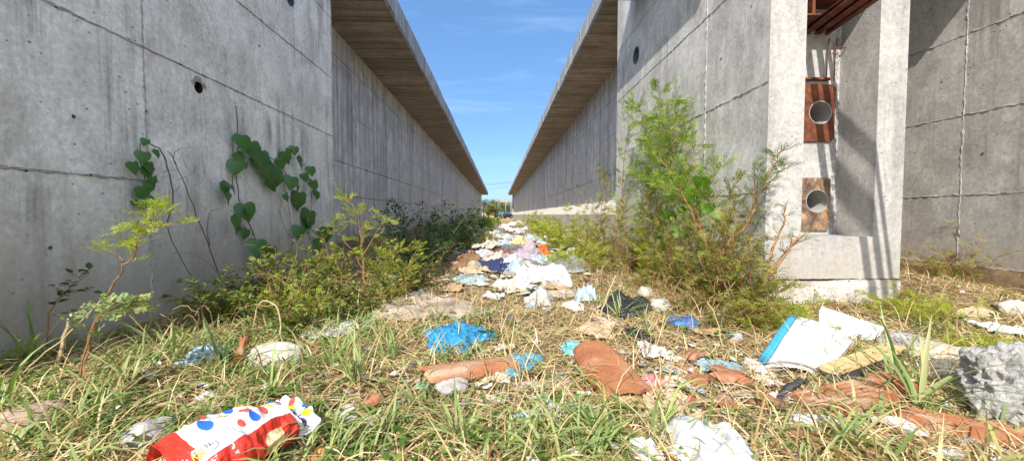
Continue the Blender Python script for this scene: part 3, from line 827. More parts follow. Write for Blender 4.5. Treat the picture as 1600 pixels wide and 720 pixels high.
for (lb, pp, sd) in [('thin upright sapling at the far left of the thicket', [(945, 415, 6.2), (938, 350, 2.05), (942, 300, 2.08), (936, 262, 2.1)], 401), ('thin sapling left of the slender sparse one', [(1000, 430, 5.0), (1002, 360, 2.0), (1012, 300, 2.05), (1026, 230, 2.1), (1030, 170, 2.15)], 402),
                     ('thin sapling right of the half height one', [(1130, 460, 3.8), (1122, 400, 2.1), (1132, 340, 2.12), (1146, 280, 2.18)], 403), ('thin tall sapling between the tallest one and the pier edge', [(1075, 450, 4.2), (1080, 380, 2.05), (1070, 310, 2.1), (1072, 240, 2.12), (1066, 185, 2.2)], 404)]:
    sapling('feathery_sapling', lb, 'sapling', [rooted([pp[0]]) + pl(pp[1:], PX)], sd, leaf=dict(nf=3, fl=.11, n=7, l=.034, w=.014), lm=L_olv if sd % 2 else L_sap, ntw=13, r0=.007, tl=.17, t0=.2)
vr = thing('climbing_vine', PX(1105, 420, 2.1), 'bright green broad leaved vine climbing through the saplings at right', 'vine')
msv = MB(); q = wob([PX(a, b, 2.05) for a, b in [(1120, 460), (1110, 400), (1095, 350), (1085, 300), (1092, 280)]], .01, random.Random(2), 4); msv.tube(q, .004, 4); msv.build('stem', [M_stem_g], vr)
VR = [(1096, 278, 26), (1104, 292, 22), (1082, 300, 24), (1108, 318, 22), (1046, 330, 26), (1058, 352, 22), (1030, 345, 20), (1075, 365, 20), (1100, 380, 18), (1120, 330, 18), (1066, 322, 18), (1040, 372, 20)]
def fpos(px, py): return G(px, py)
# bushes along the foot of the pier
rb = [(915, 402, .52, .38, 5, 'low yellow green bush farthest along the foot of the right wall'),
      (950, 410, .62, .40, 6, 'round yellow green bush left of the pier, second from the far end'),
      (985, 424, .66, .42, 7, 'dense bush with rusty dry lower leaves under the slender sapling'),
      (1025, 436, .62, .40, 7, 'bush with mixed green and rust leaves under the tallest sapling'),
      (1062, 452, .58, .36, 7, 'dense brown flecked bush in front of the tallest sapling'),
      (1100, 466, .55, .34, 7, 'twiggy rusty bush behind the black plastic bag'),
      (1140, 484, .52, .30, 7, 'bush of arching brown stems left of the pier corner'),
      (1175, 496, .42, .24, 5, 'small leafy bush at the very corner of the pier')]
for i, (px, py, hh, sp, ns, lb) in enumerate(rb):
    b = fpos(px, py); k = b.y / 3.5
    shrub('leafy_bush', lb, 'bush', b, hh * 1.5 * (.8 + .2 * k), sp * (.75 + .3 * k), ns + 6, 30 + i, leaf=dict(nf=3, fl=.080, n=5, l=.030, w=.016),
          lm=[L_yel, L_olv, L_olv, L_yel, L_mixr, L_olv, L_dryl, L_olv][i], sm=M_stem_b, group='bushes along the foot of the pier', ntw=13, tl=.15, t0=.05, xlim=(.3, 2.32) if b.y > 3.2 else None)
# lower dry skirt in the same bushes
for i, (px, py, hh, lb) in enumerate([(940, 425, .22, 'low tangle of rusty weeds beside the rubbish heap'), (1010, 452, .25, 'low dry weed clump behind the black bag'), (1085, 482, .26, 'low rust brown weed clump right of the black bag'), (1140, 508, .24, 'low rust brown weed clump near the white panels'), (900, 372, .42, 'far yellow bush beyond the rubbish, right side'), (868, 362, .36, 'second far yellow bush beyond the rubbish, right side'),(845,356,.36,'farthest yellow green bush on the right of the passage')]):
    b = fpos(px, py)
    shrub('weed_clump', lb, 'weeds', b, hh * (1 if i < 4 else 1.6), .32 if i < 4 else .7, 9, 50 + i, leaf=dict(nf=3, fl=.06, n=5, l=.02, w=.011), lm=L_dryl if i < 4 else L_yel, sm=M_stem_b, group='low weeds on the right', ntw=12, tl=.12, t0=.0)

# heart shaped leaves
def heart(p, d, nrm, l, fold=.18):
    """outline points of a heart shaped leaf hanging along d, facing nrm"""
    d = Vector(d).normalized(); n = Vector(nrm).normalized(); s = d.cross(n).normalized(); n = s.cross(d)
    P = [(0, 0), (-.10, .16), (-.12, .34), (.02, .50), (.25, .52), (.5, .42), (.75, .22), (1.0, 0)]
    m = MB(); v = []; p = Vector(p)
    def pt(t, x): return tuple(p + d * l * t + s * l * x + n * (-abs(x) * l * fold * 1.3 - .22 * l * t * t + .06 * l * math.sin(9 * t + 7 * x)))
    mid = [(0, 0), (.2, 0), (.45, 0), (.7, 0), (1.0, 0)]
    R1 = [pt(*q) for q in P]; L1 = [pt(q[0], -q[1]) for q in P]; C = [pt(*q) for q in mid]
    v = C + R1[1:7] + L1[1:7]
    rr = [5, 6, 7, 8, 9, 10]; ll = [11, 12, 13, 14, 15, 16]
    f = []
    for e, sg in ((rr, 1), (ll, -1)):
        tr = [(0, e[0], e[1]), (0, e[1], e[2], 1), (1, e[2], e[3]), (1, e[3], e[4], 2), (2, e[4], 3), (3, e[4], e[5]), (3, e[5], 4)]
        f += [tuple(q) if sg > 0 else tuple(reversed(q)) for q in tr]
    m.add(v, f); return m
for (px, py, s_) in VR:
    R_v = random.Random(px); p_ = PX(px, py, 2.03); heart(p_, (R_v.uniform(-.6, .6), R_v.uniform(-.6, .6), -.8), (-.5, -1, .5), s_ / F * p_.y, .2).build('leaf', [L_bvine], vr, smooth=True)
R = random.Random(5)
xv = XL + .06
vine = [(378, 228, 46, 1), (395, 236, 40, 0), (412, 262, 60, 1), (434, 282, 62, 1), (372, 264, 34, 0), (355, 305, 52, 0), (382, 335, 46, 0), (375, 354, 42, 1), (404, 390, 42, 0),
        (402, 246, 44, 1), (455, 290, 40, 1), (470, 318, 48, 1), (486, 345, 44, 1), (466, 366, 36, 1), (508, 368, 34, 0), (482, 355, 40, 1), (440, 260, 30, 0), (500, 385, 30, 0), (425, 396, 34, 0), (446, 250, 36, 0), (462, 238, 26, 0), (470, 256, 28, 0), (484, 270, 26, 0), (490, 292, 26, 0), (478, 280, 24, 1), (365, 300, 28, 1), (496, 306, 22, 1), (448, 312, 26, 1), (386, 368, 28, 1)]
tv = thing('climbing_vine', PX(420, 440, xv), 'climbing vine with large heart shaped dark green leaves on the left wall', 'vine')
ms = MB()
def vp(pts, r, m_=ms, x=None):
    q = [PX(a, b, (x or XL + .03) + R.uniform(0, .03)) for a, b in pts]
    q = wob(q, .006, R, 4); m_.tube(q, r, 4)
vp([(368, 165), (372, 215), (368, 265), (372, 300), (380, 330), (398, 370), (412, 410)], .0055)
vp([(362, 215), (366, 260), (362, 290)], .004)
vp([(372, 222), (395, 230), (420, 245), (440, 262), (455, 290), (462, 320), (480, 350), (505, 380), (520, 400)], .005)
vp([(436, 232), (440, 265), (446, 300), (456, 360), (456, 395)], .003); vp([(440, 300), (438, 335), (452, 370)], .0025)
vp([(465, 235), (478, 262), (486, 300), (487, 330)], .003)
for i, (px, py, s, dk) in enumerate(vine):
    p = PX(px + R.uniform(-3, 3), py - s * .35, xv + R.uniform(0, .09)); l = s / F * p.y * .74
    d = (R.uniform(0, .35), R.uniform(-.55, .55), -1)
    h_ = heart(p, d, (1, R.uniform(-1.1, .4), R.uniform(-.1, .9)), l * R.uniform(.75, 1.0))
    h_.build('leaf', [L_vine], tv, smooth=True)
    if i % 2 == 0:
        p2 = PX(px + R.uniform(-16, 16), py + R.uniform(-14, 16), xv + R.uniform(.0, .10))
        heart(p2, (R.uniform(-.1, .6), R.uniform(-.8, .8), -1), (1, R.uniform(-1.1, .4), R.uniform(-.1, .9)), l * R.uniform(.35, .6)).build('leaf', [L_vine], tv, smooth=True)
    e = p + Vector((-.05, R.uniform(-.04, .04), .06)); ms.tube([p, e], .002, 3)
ms.build('stem', [M_twig], tv)
tv2 = thing('climbing_vine', PX(225, 330, xv), 'small drooping vine beside the vertical joint of the left wall', 'vine')
ms = MB()
vp([(222, 222), (216, 245), (225, 275), (228, 320)], .0035, ms); vp([(222, 222), (248, 232), (262, 262), (270, 310), (262, 350)], .005, ms)
ms.build('stem', [M_twig], tv2)
for (px, py, s) in [(224, 245, 20), (208, 262, 20), (230, 270, 24), (234, 262, 20), (222, 300, 22), (226, 315, 24), (236, 292, 18), (210, 318, 12), (245, 240, 14), (228, 222, 12), (240, 282, 14)]:
    p = PX(px, py - s * .4, xv + R.uniform(0, .05)); heart(p, (R.uniform(0, .3), R.uniform(-.5, .5), -1), (1, R.uniform(-.9, .1), .3), s / F * p.y, .2).build('leaf', [L_vine], tv2, smooth=True)
# bare twigs on the left wall
tw = thing('dead_weed', PX(345, 440, XL + .1), 'thin leafless weed stem standing before the left wall, between the vines', 'dead weed')
ms = MB()
for q, r in [([(348, 440), (322, 375), (295, 305), (275, 255), (262, 235)], .0055), ([(275, 258), (272, 240), (285, 232), (302, 231)], .003), ([(280, 280), (300, 272), (308, 258)], .0025), ([(276, 265), (258, 268), (240, 275)], .0022), ([(285, 240), (292, 262), (300, 270)], .0018), ([(328, 385), (324, 350), (330, 330), (345, 325)], .004), ([(262, 355), (280, 400), (305, 440), (320, 455)], .004), ([(340, 425), (310, 400), (270, 395)], .002), ([(283, 290), (270, 300), (258, 305)], .002)]:
    q = wob([PX(a, b, XL + .12) for a, b in q], .006, R, 4); ms.tube(q, [r * (1 - .6 * i / len(q)) for i in range(len(q))], 4)
ms.build('stem', [M_twig], tw)
# left: feathery weeds in the sun
Fb = dict(nf=3, fl=.085, n=8, l=.026, w=.009, curl=.2)
sapling('feathery_weed', 'slanting weed with bright yellow green feathery tips, left foreground', 'weed',
        [rooted([(118, 560, 1.95)]) + pl([(150, 505, 1.98), (182, 440, 2.0), (205, 400, 2.0), (235, 350, 2.0), (262, 322, 2.0)]),
         pl([(196, 412, 2.0), (182, 400, 2.0), (170, 385, 2.0)]), pl([(225, 365, 2.0), (215, 350, 2.0), (196, 355, 2.0)]), pl([(240, 350, 2.0), (262, 352, 2.0), (280, 348, 2.0)])], 21,
        leaf=dict(nf=3, fl=.075, n=8, l=.022, w=.008, curl=.1), lm=L_yel, ntw=26, r0=.007, tl=.06, t0=.55)
sapling('round_leaf_weed', 'grey green weed with rounded leaflets in the left foreground', 'weed',
        [rooted([(112, 570, 1.8)]) + pl([(140, 520, 1.82), (165, 485, 1.85), (200, 470, 1.85)]), pl([(150, 505, 1.83), (175, 492, 1.8), (225, 480, 1.8)])], 22,
        leaf=dict(nf=3, fl=.07, n=4, l=.03, w=.022, curl=.1), lm=leaf_mat('grey_green_leaf', [(.16, .25, .09), (.22, .30, .12), (.35, .32, .1), (.13, .22, .09)], .3), ntw=26, r0=.005, tl=.07, t0=.3)
sapling('shaded_weed', 'dark weed in the shade against the foot of the left wall', 'weed',
        [rooted([(72, 520, 2.3)]) + pl([(80, 490, -2.5), (110, 450, -2.5), (140, 425, -2.5)], PX), pl([(100, 462, -2.5), (125, 455, -2.5), (148, 450, -2.5)], PX)], 23, kind='broad',
        leaf=dict(nf=3, l=.045), lm=L_dark, ntw=18, r0=.006, tl=.10, t0=.3)
sapling('feathery_shrub', 'bright yellow green feathery shrub before the far edge of the left block', 'shrub',
        [rooted([(572, 455, 3.7)]) + pl([(566, 400, 3.8), (562, 360, 3.8), (556, 330, 3.8), (545, 312, 3.8)]), pl([(566, 400, 3.8), (590, 360, 3.8), (600, 345, 3.8)]),
         pl([(568, 420, 3.8), (535, 370, 3.8), (522, 345, 3.75)]), pl([(572, 430, 3.7), (610, 400, 3.7), (640, 385, 3.7)]), pl([(562, 360, 3.8), (575, 340, 3.8), (566, 318, 3.8)])], 24,
        leaf=dict(nf=3, fl=.10, n=8, l=.030, w=.012), lm=L_yel, ntw=14, r0=.01, tl=.13, t0=.3)
# understorey on the left, in pixels of their feet
lb_ = [(345, 500, .34, 'low leafy weeds farthest left at the foot of the wall', L_mid), (385, 492, .46, 'leafy weeds under the climbing vine', L_mid), (430, 492, .52, 'dense green weeds right of the climbing vine', L_mid),
       (470, 478, .56, 'dense green weeds below the end of the left block', L_mid), (515, 470, .52, 'yellow flecked weeds left of the feathery shrub', L_yel), (560, 478, .42, 'leafy weeds at the foot of the feathery shrub', L_mid),
       (605, 468, .50, 'yellow green weeds right of the feathery shrub', L_yel), (645, 452, .52, 'green weeds beside the dark shrubs', L_mid), (460, 512, .26, 'low creeping weeds above the pale stone', L_mid), (545, 500, .22, 'small creeping weeds above the plastic sheet', L_mid)]
for i, (px, py, hh, lb, lm) in enumerate(lb_):
    b = fpos(px, py)
    shrub('undergrowth', lb, 'weeds', b, hh * 1.1, .42, 13, 70 + i, kind='broad', leaf=dict(nf=5, l=.042, asp=.6), lm=L_und if lm is L_mid else lm, sm=M_stem_b if i % 2 else M_stem_g, group='undergrowth along the left wall', ntw=12, tl=.13, t0=.0, xlim=(XL + .05, 3))
    if i % 2 == 0:
        shrub('twiggy_weed', lb.replace('leafy weeds', 'thin feathery weed').replace('dense green weeds', 'thin feathery weed').replace('low creeping weeds', 'feathery creeper').replace('low thin', 'thin').replace('yellow green weeds', 'thin feathery weed').replace('yellow flecked weeds', 'thin feathery weed').replace('low leafy', 'thin') + ' among others', 'weed', b + Vector((.12, -.05, 0)), hh * 1.1, .3, 6, 90 + i, leaf=dict(nf=2, fl=.07, n=6, l=.02, w=.009), lm=L_yel, sm=M_stem_b, group='feathery weeds in the left undergrowth', ntw=10, tl=.12, t0=.1, xlim=(XL + .05, 3))
# dark shrubs in the shade of the deck
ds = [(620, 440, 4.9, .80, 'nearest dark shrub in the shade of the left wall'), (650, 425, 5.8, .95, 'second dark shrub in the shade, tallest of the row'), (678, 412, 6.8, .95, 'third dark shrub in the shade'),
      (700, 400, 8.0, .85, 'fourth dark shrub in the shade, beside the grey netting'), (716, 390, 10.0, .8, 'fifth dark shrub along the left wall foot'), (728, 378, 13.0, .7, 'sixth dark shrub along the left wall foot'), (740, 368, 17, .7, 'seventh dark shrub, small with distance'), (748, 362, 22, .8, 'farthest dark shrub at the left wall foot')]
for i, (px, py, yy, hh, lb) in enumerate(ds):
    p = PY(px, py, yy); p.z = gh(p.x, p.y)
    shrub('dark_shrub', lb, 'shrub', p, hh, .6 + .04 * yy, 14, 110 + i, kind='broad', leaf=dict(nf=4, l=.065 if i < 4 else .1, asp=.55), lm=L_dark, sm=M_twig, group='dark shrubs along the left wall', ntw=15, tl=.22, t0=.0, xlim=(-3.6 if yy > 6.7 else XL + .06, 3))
tw = thing('bare_shrub', PY(650, 400, 5.5), 'leafless twiggy shrub sticking up above the dark shrubs', 'dead shrub')
ms = MB()
for q, r in [([(640, 430), (655, 385), (665, 345), (672, 322), (690, 312), (702, 306)], .007), ([(655, 385), (640, 350), (622, 340), (600, 328)], .005), ([(640, 350), (630, 330), (640, 318)], .003), ([(665, 345), (650, 335), (640, 322), (612, 308)], .004), ([(612, 440), (606, 390), (600, 370), (590, 350)], .006), ([(600, 372), (608, 350)], .004), ([(672, 322), (680, 335), (700, 330)], .003), ([(635, 400), (610, 362), (585, 340)], .004)]:
    q = wob([PY(a, b, 5.4) for a, b in q], .012, R, 4); ms.tube(q, [r * (1 - .6 * i / len(q)) for i in range(len(q))], 4)
ms.build('stem', [M_twig], tw)
# right back: weeds before the clay stained wall and beside the panels
for i, (px, py, yy, hh, lb, lm) in enumerate([(1445, 500, 3.4, .26, 'spreading yellow green feathery weed right of the pier foot', L_yel), (1412, 492, 3.3, .2, 'yellow green weed touching the pier foot', L_yel), (1232, 500, 3.0, .2, 'yellow green weed behind the blue edged panel', L_yel), (1500, 470, 4.0, .45, 'dry thin weed before the clay stained wall', L_dryl), (1465, 462, 4.3, .35, 'dry tangled weed in the corner behind the pier', L_dryl), (1552, 560, 2.9, .14, 'small yellow weed between the pale stones', L_yel), (1215, 520, 2.7, .2, 'feathery weed left of the blue edged panel', L_yel)]):
    b = fpos(px, py)
    if yy > 3.9: b = PY(px, py, yy); b.z = gh(b.x, b.y)
    shrub('feathery_weed', lb, 'weed', b, hh, .3 if i != 5 else .18, 9, 140 + i, leaf=dict(nf=3, fl=.07, n=8, l=.022, w=.007), lm=lm, sm=M_stem_b, group='feathery weeds on the right', ntw=9, tl=.1, t0=.05)
sapling('thin_sapling', 'thin feathery sapling against the clay stained wall at far right', 'sapling',
        [rooted([(1525, 500, 4.2)]) + pl([(1515, 430, 4.3), (1500, 375, 4.3), (1498, 350, 4.3)]), pl([(1512, 420, 4.3), (1535, 385, 4.3), (1545, 370, 4.3)])], 160, leaf=dict(nf=2, fl=.10, n=7, l=.026, w=.009), lm=L_yel, ntw=10, r0=.008, tl=.12, t0=.3)

# ---------------------------------------------------------------- grass and straw (numpy)
def blades(name, pts, L, W, dirs, lift, mat, seed, seg=3, bend=1.0, label=None):
    rg = np.random.default_rng(seed); n = len(pts); P = np.array(pts)
    L = L(rg, n); W = W(rg, n); th = dirs(rg, n); el = lift(rg, n)
    dx, dy = np.cos(th), np.sin(th); sx, sy = -dy, dx
    V = np.zeros((n, (seg + 1) * 2, 3)); q = P.copy(); e = el.copy()
    bd = rg.uniform(.3, 1.3, n) * bend; tw = rg.uniform(-.5, .5, n)
    for i in range(seg + 1):
        t = i / seg; w = W * (1 - t ** 1.8) * (.55 + .45 * min(1, t * 3)) * .5 + .0004
        cz = np.cos(e) * .35 * np.sign(tw)
        V[:, 2 * i, 0] = q[:, 0] + sx * w; V[:, 2 * i, 1] = q[:, 1] + sy * w; V[:, 2 * i, 2] = q[:, 2] + w * tw
        V[:, 2 * i + 1, 0] = q[:, 0] - sx * w; V[:, 2 * i + 1, 1] = q[:, 1] - sy * w; V[:, 2 * i + 1, 2] = q[:, 2] - w * tw
        s = L / seg
        q[:, 0] += dx * np.cos(e) * s; q[:, 1] += dy * np.cos(e) * s; q[:, 2] += np.sin(e) * s
        e = e - bd * (1.0 / seg) * (1 + .5 * i)
        th2 = rg.uniform(-.12, .12, n); c, s_ = np.cos(th2), np.sin(th2); dx, dy = dx * c - dy * s_, dx * s_ + dy * c; sx, sy = -dy, dx
    V = V.reshape(-1, 3); k = (seg + 1) * 2
    base = (np.arange(n) * k)[:, None, None]
    qd = np.array([[2 * i, 2 * i + 1, 2 * i + 3, 2 * i + 2] for i in range(seg)])[None]
    Fq = (base + qd).reshape(-1)
    me = bpy.data.meshes.new(name); me.vertices.add(len(V)); me.vertices.foreach_set('co', V.reshape(-1).astype(np.float32))
    nf = len(Fq) // 4; me.loops.add(len(Fq)); me.loops.foreach_set('vertex_index', Fq.astype(np.int32))
    me.polygons.add(nf); me.polygons.foreach_set('loop_start', (np.arange(nf) * 4).astype(np.int32)); me.polygons.foreach_set('loop_total', np.full(nf, 4, np.int32))
    me.polygons.foreach_set('use_smooth', np.ones(nf, bool))
    me.update(calc_edges=True); me.materials.append(mat)
    o = bpy.data.objects.new(name, me); COL.objects.link(o)
    return o

def scatter(n, region, dens, seed, dz=0.0):
    R = random.Random(seed); out = []
    x0, x1, y0, y1 = region; tries = 0
    while len(out) < n and tries < n * 12:
        tries += 1
        y = y0 * (y1 / y0) ** R.random()
        x = R.uniform(x0, x1) * (y / y1)if False else R.uniform(x0, x1)
        if R.random() > min(1, (y / y1) ** -.0 * 1): continue
        if x < XL + .03 or (x > XR - .04 and YP - .04 < y < YR and x < XB + .02) or x > XS - .05: continue
        px, py = proj((x, y, 0))
        if px < -150 or px > 1750 or py > 900: continue
        if R.random() > dens(x, y, px, py): continue
        out.append((x, y, gh(x, y) + dz))
    return out
def blob(px, py, cx, cy, rx, ry): return math.exp(-((px - cx) / rx) ** 2 - ((py - cy) / ry) ** 2)
def d_green(x, y, px, py):
    n = .5 + .5 * noise.noise(Vector((x * 2.3, y * 2.3, 9.1)))
    v = 1.3 * blob(px, py, 60, 590, 200, 90) + 1.0 * blob(px, py, 500, 570, 170, 60) + .75 * blob(px, py, 700, 695, 330, 50) + .55 * blob(px, py, 180, 700, 180, 60) \
        + .5 * blob(px, py, 1380, 690, 160, 60) + .25 * blob(px, py, 950, 700, 160, 35) + .30 * blob(px, py, 960, 470, 60, 30) + .3 * blob(px, py, 1420, 560, 100, 50) + .3 * blob(px, py, 400, 500, 150, 40)+ .25 * blob(px, py, 760, 520, 60, 30)
    return min(1, v * max(0, (n - .40) * 3.2)) + .02
def d_straw(x, y, px, py):
    n = .5 + .5 * noise.noise(Vector((x * 1.7, y * 1.7, 2.2)))
    return min(1, (.25 + n) * (.9 if y < 7 else .5))
reg = (-3.2, 5.1, .95, 9.0)
RG = random.Random(3)
U = lambda a, b: (lambda rg, n: rg.uniform(a, b, n))
straw = blades('dry_straw', scatter(60000, reg, d_straw, 1, .004), lambda r, n: r.uniform(.04, .20, n), lambda r, n: r.uniform(.0025, .0075, n), U(0, 6.283), lambda r, n: np.abs(r.normal(0.12, .28, n)), L_straw, 1, 3, .55)
tag(straw, 'dry straw', kind='stuff'); del straw['label']
s2 = blades('leaf_litter', scatter(20000, reg, lambda x, y, a, b: .8, 2, .003), U(.02, .07), U(.012, .03), U(0, 6.283), lambda r, n: r.normal(.05, .3, n), L_litter, 2, 2, .6)
tag(s2, kind='stuff')
gg = blades('green_grass', scatter(5600, (-2.9, 5.0, .95, 5.5), d_green, 4), lambda r, n: r.uniform(.06, .26, n), lambda r, n: r.uniform(.005, .015, n), U(0, 6.283), lambda r, n: r.uniform(.35, 1.35, n), L_grass, 3, 5, 1.3)
tag(gg, kind='stuff')
g3 = blades('standing_straw', scatter(3400, (-2.9, 5.0, .95, 6.0), lambda x, y, a, b: .5 * d_green(x, y, a, b) + .12, 5), lambda r, n: r.uniform(.08, .30, n), lambda r, n: r.uniform(.003, .008, n), U(0, 6.283), lambda r, n: r.uniform(.3, 1.3, n), L_straw, 5, 4, .9)
tag(g3, kind='stuff')
# low clover-like ground leaves
def cover(n, seed, dens, mat, name, size):
    R = random.Random(seed); m = MB()
    for (x, y, z) in scatter(n, (-2.7, 4.8, 1.0, 6), dens, seed):
        for k in range(4):
            an = R.uniform(0, 6.283); s = size * R.uniform(.5, 1.2)
            broad(m, (x + R.uniform(-.02, .02), y + R.uniform(-.02, .02), z + R.uniform(.01, .06)), (math.cos(an), math.sin(an), R.uniform(-.1, .6)), s, s * .75, R)
    o = m.build(name, [mat]); tag(o, kind='stuff'); return o
cover(1100, 8, lambda x, y, px, py: min(1, 1.1 * blob(px, py, 450, 500, 170, 50) + .8 * blob(px, py, 760, 525, 50, 20) + .5 * blob(px, py, 400, 650, 300, 60) + .35 * blob(px, py, 820, 680, 300, 50) + .5 * blob(px, py, 1130, 500, 90, 40) + .7 * blob(px, py, 1450, 520, 90, 25) + .5 * blob(px, py, 80, 600, 160, 50)), L_mid, 'ground_cover', .035)

# grass tufts that stand out on their own
def tuft(px, py, label, n, l, w, seed, spread=.7, mat=None, tall=1.0, group='broad bladed grass tufts'):
    p = G(px, py); R = random.Random(seed)
    t_ = thing('grass_tuft', p, label, 'grass tuft', group)
    m = MB()
    for i in range(n):
        an = R.uniform(0, 6.283); el = R.uniform(.5, 1.45) * tall; q = Vector((p.x + R.uniform(-.03, .03), p.y + R.uniform(-.03, .03), p.z - .01))
        L = l * R.uniform(.55, 1.1); W = w * R.uniform(.7, 1.1); seg = 8; b = R.uniform(.5, 1.6) * spread
        row = []
        for k in range(seg + 1):
            t = k / seg; ww = W * .5 * (1 - t ** 2.2) * (.6 + .4 * min(1, t * 4))
            s = Vector((-math.sin(an), math.cos(an), .0)); up = Vector((-math.cos(an) * math.sin(el), -math.sin(an) * math.sin(el), math.cos(el)))
            row.append((q + s * ww, q - up * ww * .35, q - s * ww))
            d = Vector((math.cos(an) * math.cos(el), math.sin(an) * math.cos(el), math.sin(el))); q = q + d * L / seg; el -= b / seg * (1 + t * 1.2); an += R.uniform(-.06, .06)
        bs = len(m.v)
        for r in row: m.v += [tuple(x) for x in r]
        for k in range(seg):
            for c_ in (0, 1): m.f.append((bs + k * 3 + c_, bs + k * 3 + c_ + 1, bs + k * 3 + 4 + c_, bs + k * 3 + 3 + c_)); m.m.append(0)
    m.build('blades', [mat or L_grass], t_, smooth=True)
tuft(1432, 640, 'big broad bladed grass tuft in front of the broken hollow brick', 13, .52, .022, 1)
tuft(1395, 600, 'upright grass tuft at the end of the tan board', 9, .42, .02, 2, .4)
tuft(45, 570, 'tall grass tuft at the left edge of the picture', 16, .55, .02, 3, .5)
tuft(15, 640, 'low arching grass tuft in the bottom left corner', 14, .40, .02, 4)
tuft(560, 600, 'dense grass tuft left of the blue bag', 24, .38, .014, 5, .7)
tuft(520, 575, 'upright grass tuft in the middle of the left grass', 26, .36, .014, 6, .6)
tuft(610, 560, 'grass tuft nearest the blue bag', 22, .32, .014, 7, .7)
tuft(590, 680, 'low broad grass tuft at the bottom, left of centre', 20, .30, .018, 8, 1.1)
tuft(720, 690, 'low grass tuft at the bottom centre', 34, .28, .016, 9, 1.1)
tuft(935, 690, 'narrow grass tuft beside the small crumpled white paper', 26, .26, .016, 10, .7)
tuft(1030, 690, 'narrow grass tuft between the two white bags', 16, .30, .014, 11, .6)
tuft(1330, 700, 'low grass tuft at the bottom right', 14, .30, .018, 12, 1.0)
tuft(970, 500, 'grass tuft growing over the black bag', 14, .36, .014, 13, .5)
tuft(1010, 530, 'grass tuft in front of the black bag', 9, .26, .012, 14, .6)
tuft(1240, 500, 'upright grass tuft against the pier foot', 8, .26, .018, 15, .3)
tuft(270, 560, 'tall slanting grass tuft before the left wall', 18, .42, .014, 16, .6)
tuft(345, 580, 'grass tuft with one broad blade near the blue wrapper', 12, .34, .02, 17, .6)
tuft(430, 625, 'grass tuft above the dotted bread bag', 16, .3, .012, 18, .8)
tuft(200, 610, 'thin grass tuft left of the dotted bread bag', 16, .34, .014, 19, .8)
tuft(505, 690, 'grass tuft right of the dotted bread bag', 20, .26, .016, 20, 1.0)
tuft(850, 700, 'short grass tuft at the bottom edge, right of centre', 22, .22, .016, 21, 1.1)
tuft(655, 640, 'pale grass tuft below the long tile', 22, .24, .014, 22, 1.0)
# dead stalks
for i, (pts, r, lb) in enumerate([([(85, 575), (95, 545), (105, 510), (112, 490)], .011, 'thick broken straw stalk at far left'), ([(442, 545), (438, 510), (432, 478), (408, 470), (398, 500)], .005, 'bent dry stalk hooked over, left of centre'),
                          ([(1130, 545), (1120, 500), (1105, 470)], .004, 'thin dry stalk right of the black bag'), ([(20, 600), (60, 560), (110, 520), (160, 465)], .004, 'long thin dry stalk leaning right at far left'), ([(935, 500), (950, 460), (962, 430)], .006, 'dry reed behind the pale bag'), ([(1360, 470), (1375, 490), (1390, 505)], .005, 'brown twig leaning on the pier foot')]):
    b = G(*pts[0]); y = b.y; t_ = thing('dry_stalk', b, lb, 'dry stalk'); m = MB()
    q = wob([b] + [PY(a, c_, y) for a, c_ in pts[1:]], .006, R, 4); m.tube(q, [r * (1 - .35 * k / len(q)) for k in range(len(q))], 5)
    m.build('stalk', [simple('straw_stalk', (.52, .40, .22), .7, .25, 30) if i != 5 else M_stem_b], t_)

# dead stems tangled in the undergrowth, one clump each
for i, (px, py, n_, hh, lb) in enumerate([(360, 500, 16, .5, 'tangle of dry brown stems at the foot of the climbing vine'), (480, 490, 18, .5, 'tangle of dry brown stems left of the feathery shrub'), (590, 470, 14, .45, 'tangle of dry brown stems right of the feathery shrub'), (1060, 462, 20, .55, 'tangle of dry stems under the tallest sapling'), (1150, 492, 20, .5, 'tangle of dry stems by the pier corner'), (980, 432, 14, .5, 'tangle of dry stems under the slender sapling'), (1440, 488, 16, .4, 'tangle of dry grass stems at the back corner of the pier'), (290, 540, 12, .4, 'sparse dry stems before the left wall')]):
    Rr = random.Random(300 + i); b = G(px, py); t_ = thing('dry_weed', b, lb, 'dry weeds', 'dry stem tangles'); m = MB()
    for k in range(n_):
        a = Rr.uniform(0, 6.283); q0 = Vector((b.x + Rr.uniform(-.3, .3), b.y + Rr.uniform(-.2, .2), b.z)); L_ = hh * Rr.uniform(.4, 1.1)
        d = Vector((math.cos(a) * Rr.uniform(.1, .9), math.sin(a) * Rr.uniform(.1, .6), 1)); q1 = q0 + d * L_ * .6; q2 = q1 + Vector((d.x * 1.4, d.y * 1.4, .25 - Rr.random() * .6)) * L_ * .5
        pth = wob([q0, q1, q2], .012, Rr, 4)
        for v_ in pth: v_.x = min(max(v_.x, XL + .03), (XR - .03) if px < 1300 and v_.y > YP else 9)
        m.tube(pth, [.0035 * (1 - .6 * z / len(pth)) for z in range(len(pth))], 3, cap=False)
    m.build('stems', [simple('dry_stem', (.34, .22, .11), .85, .3, 30)], t_)
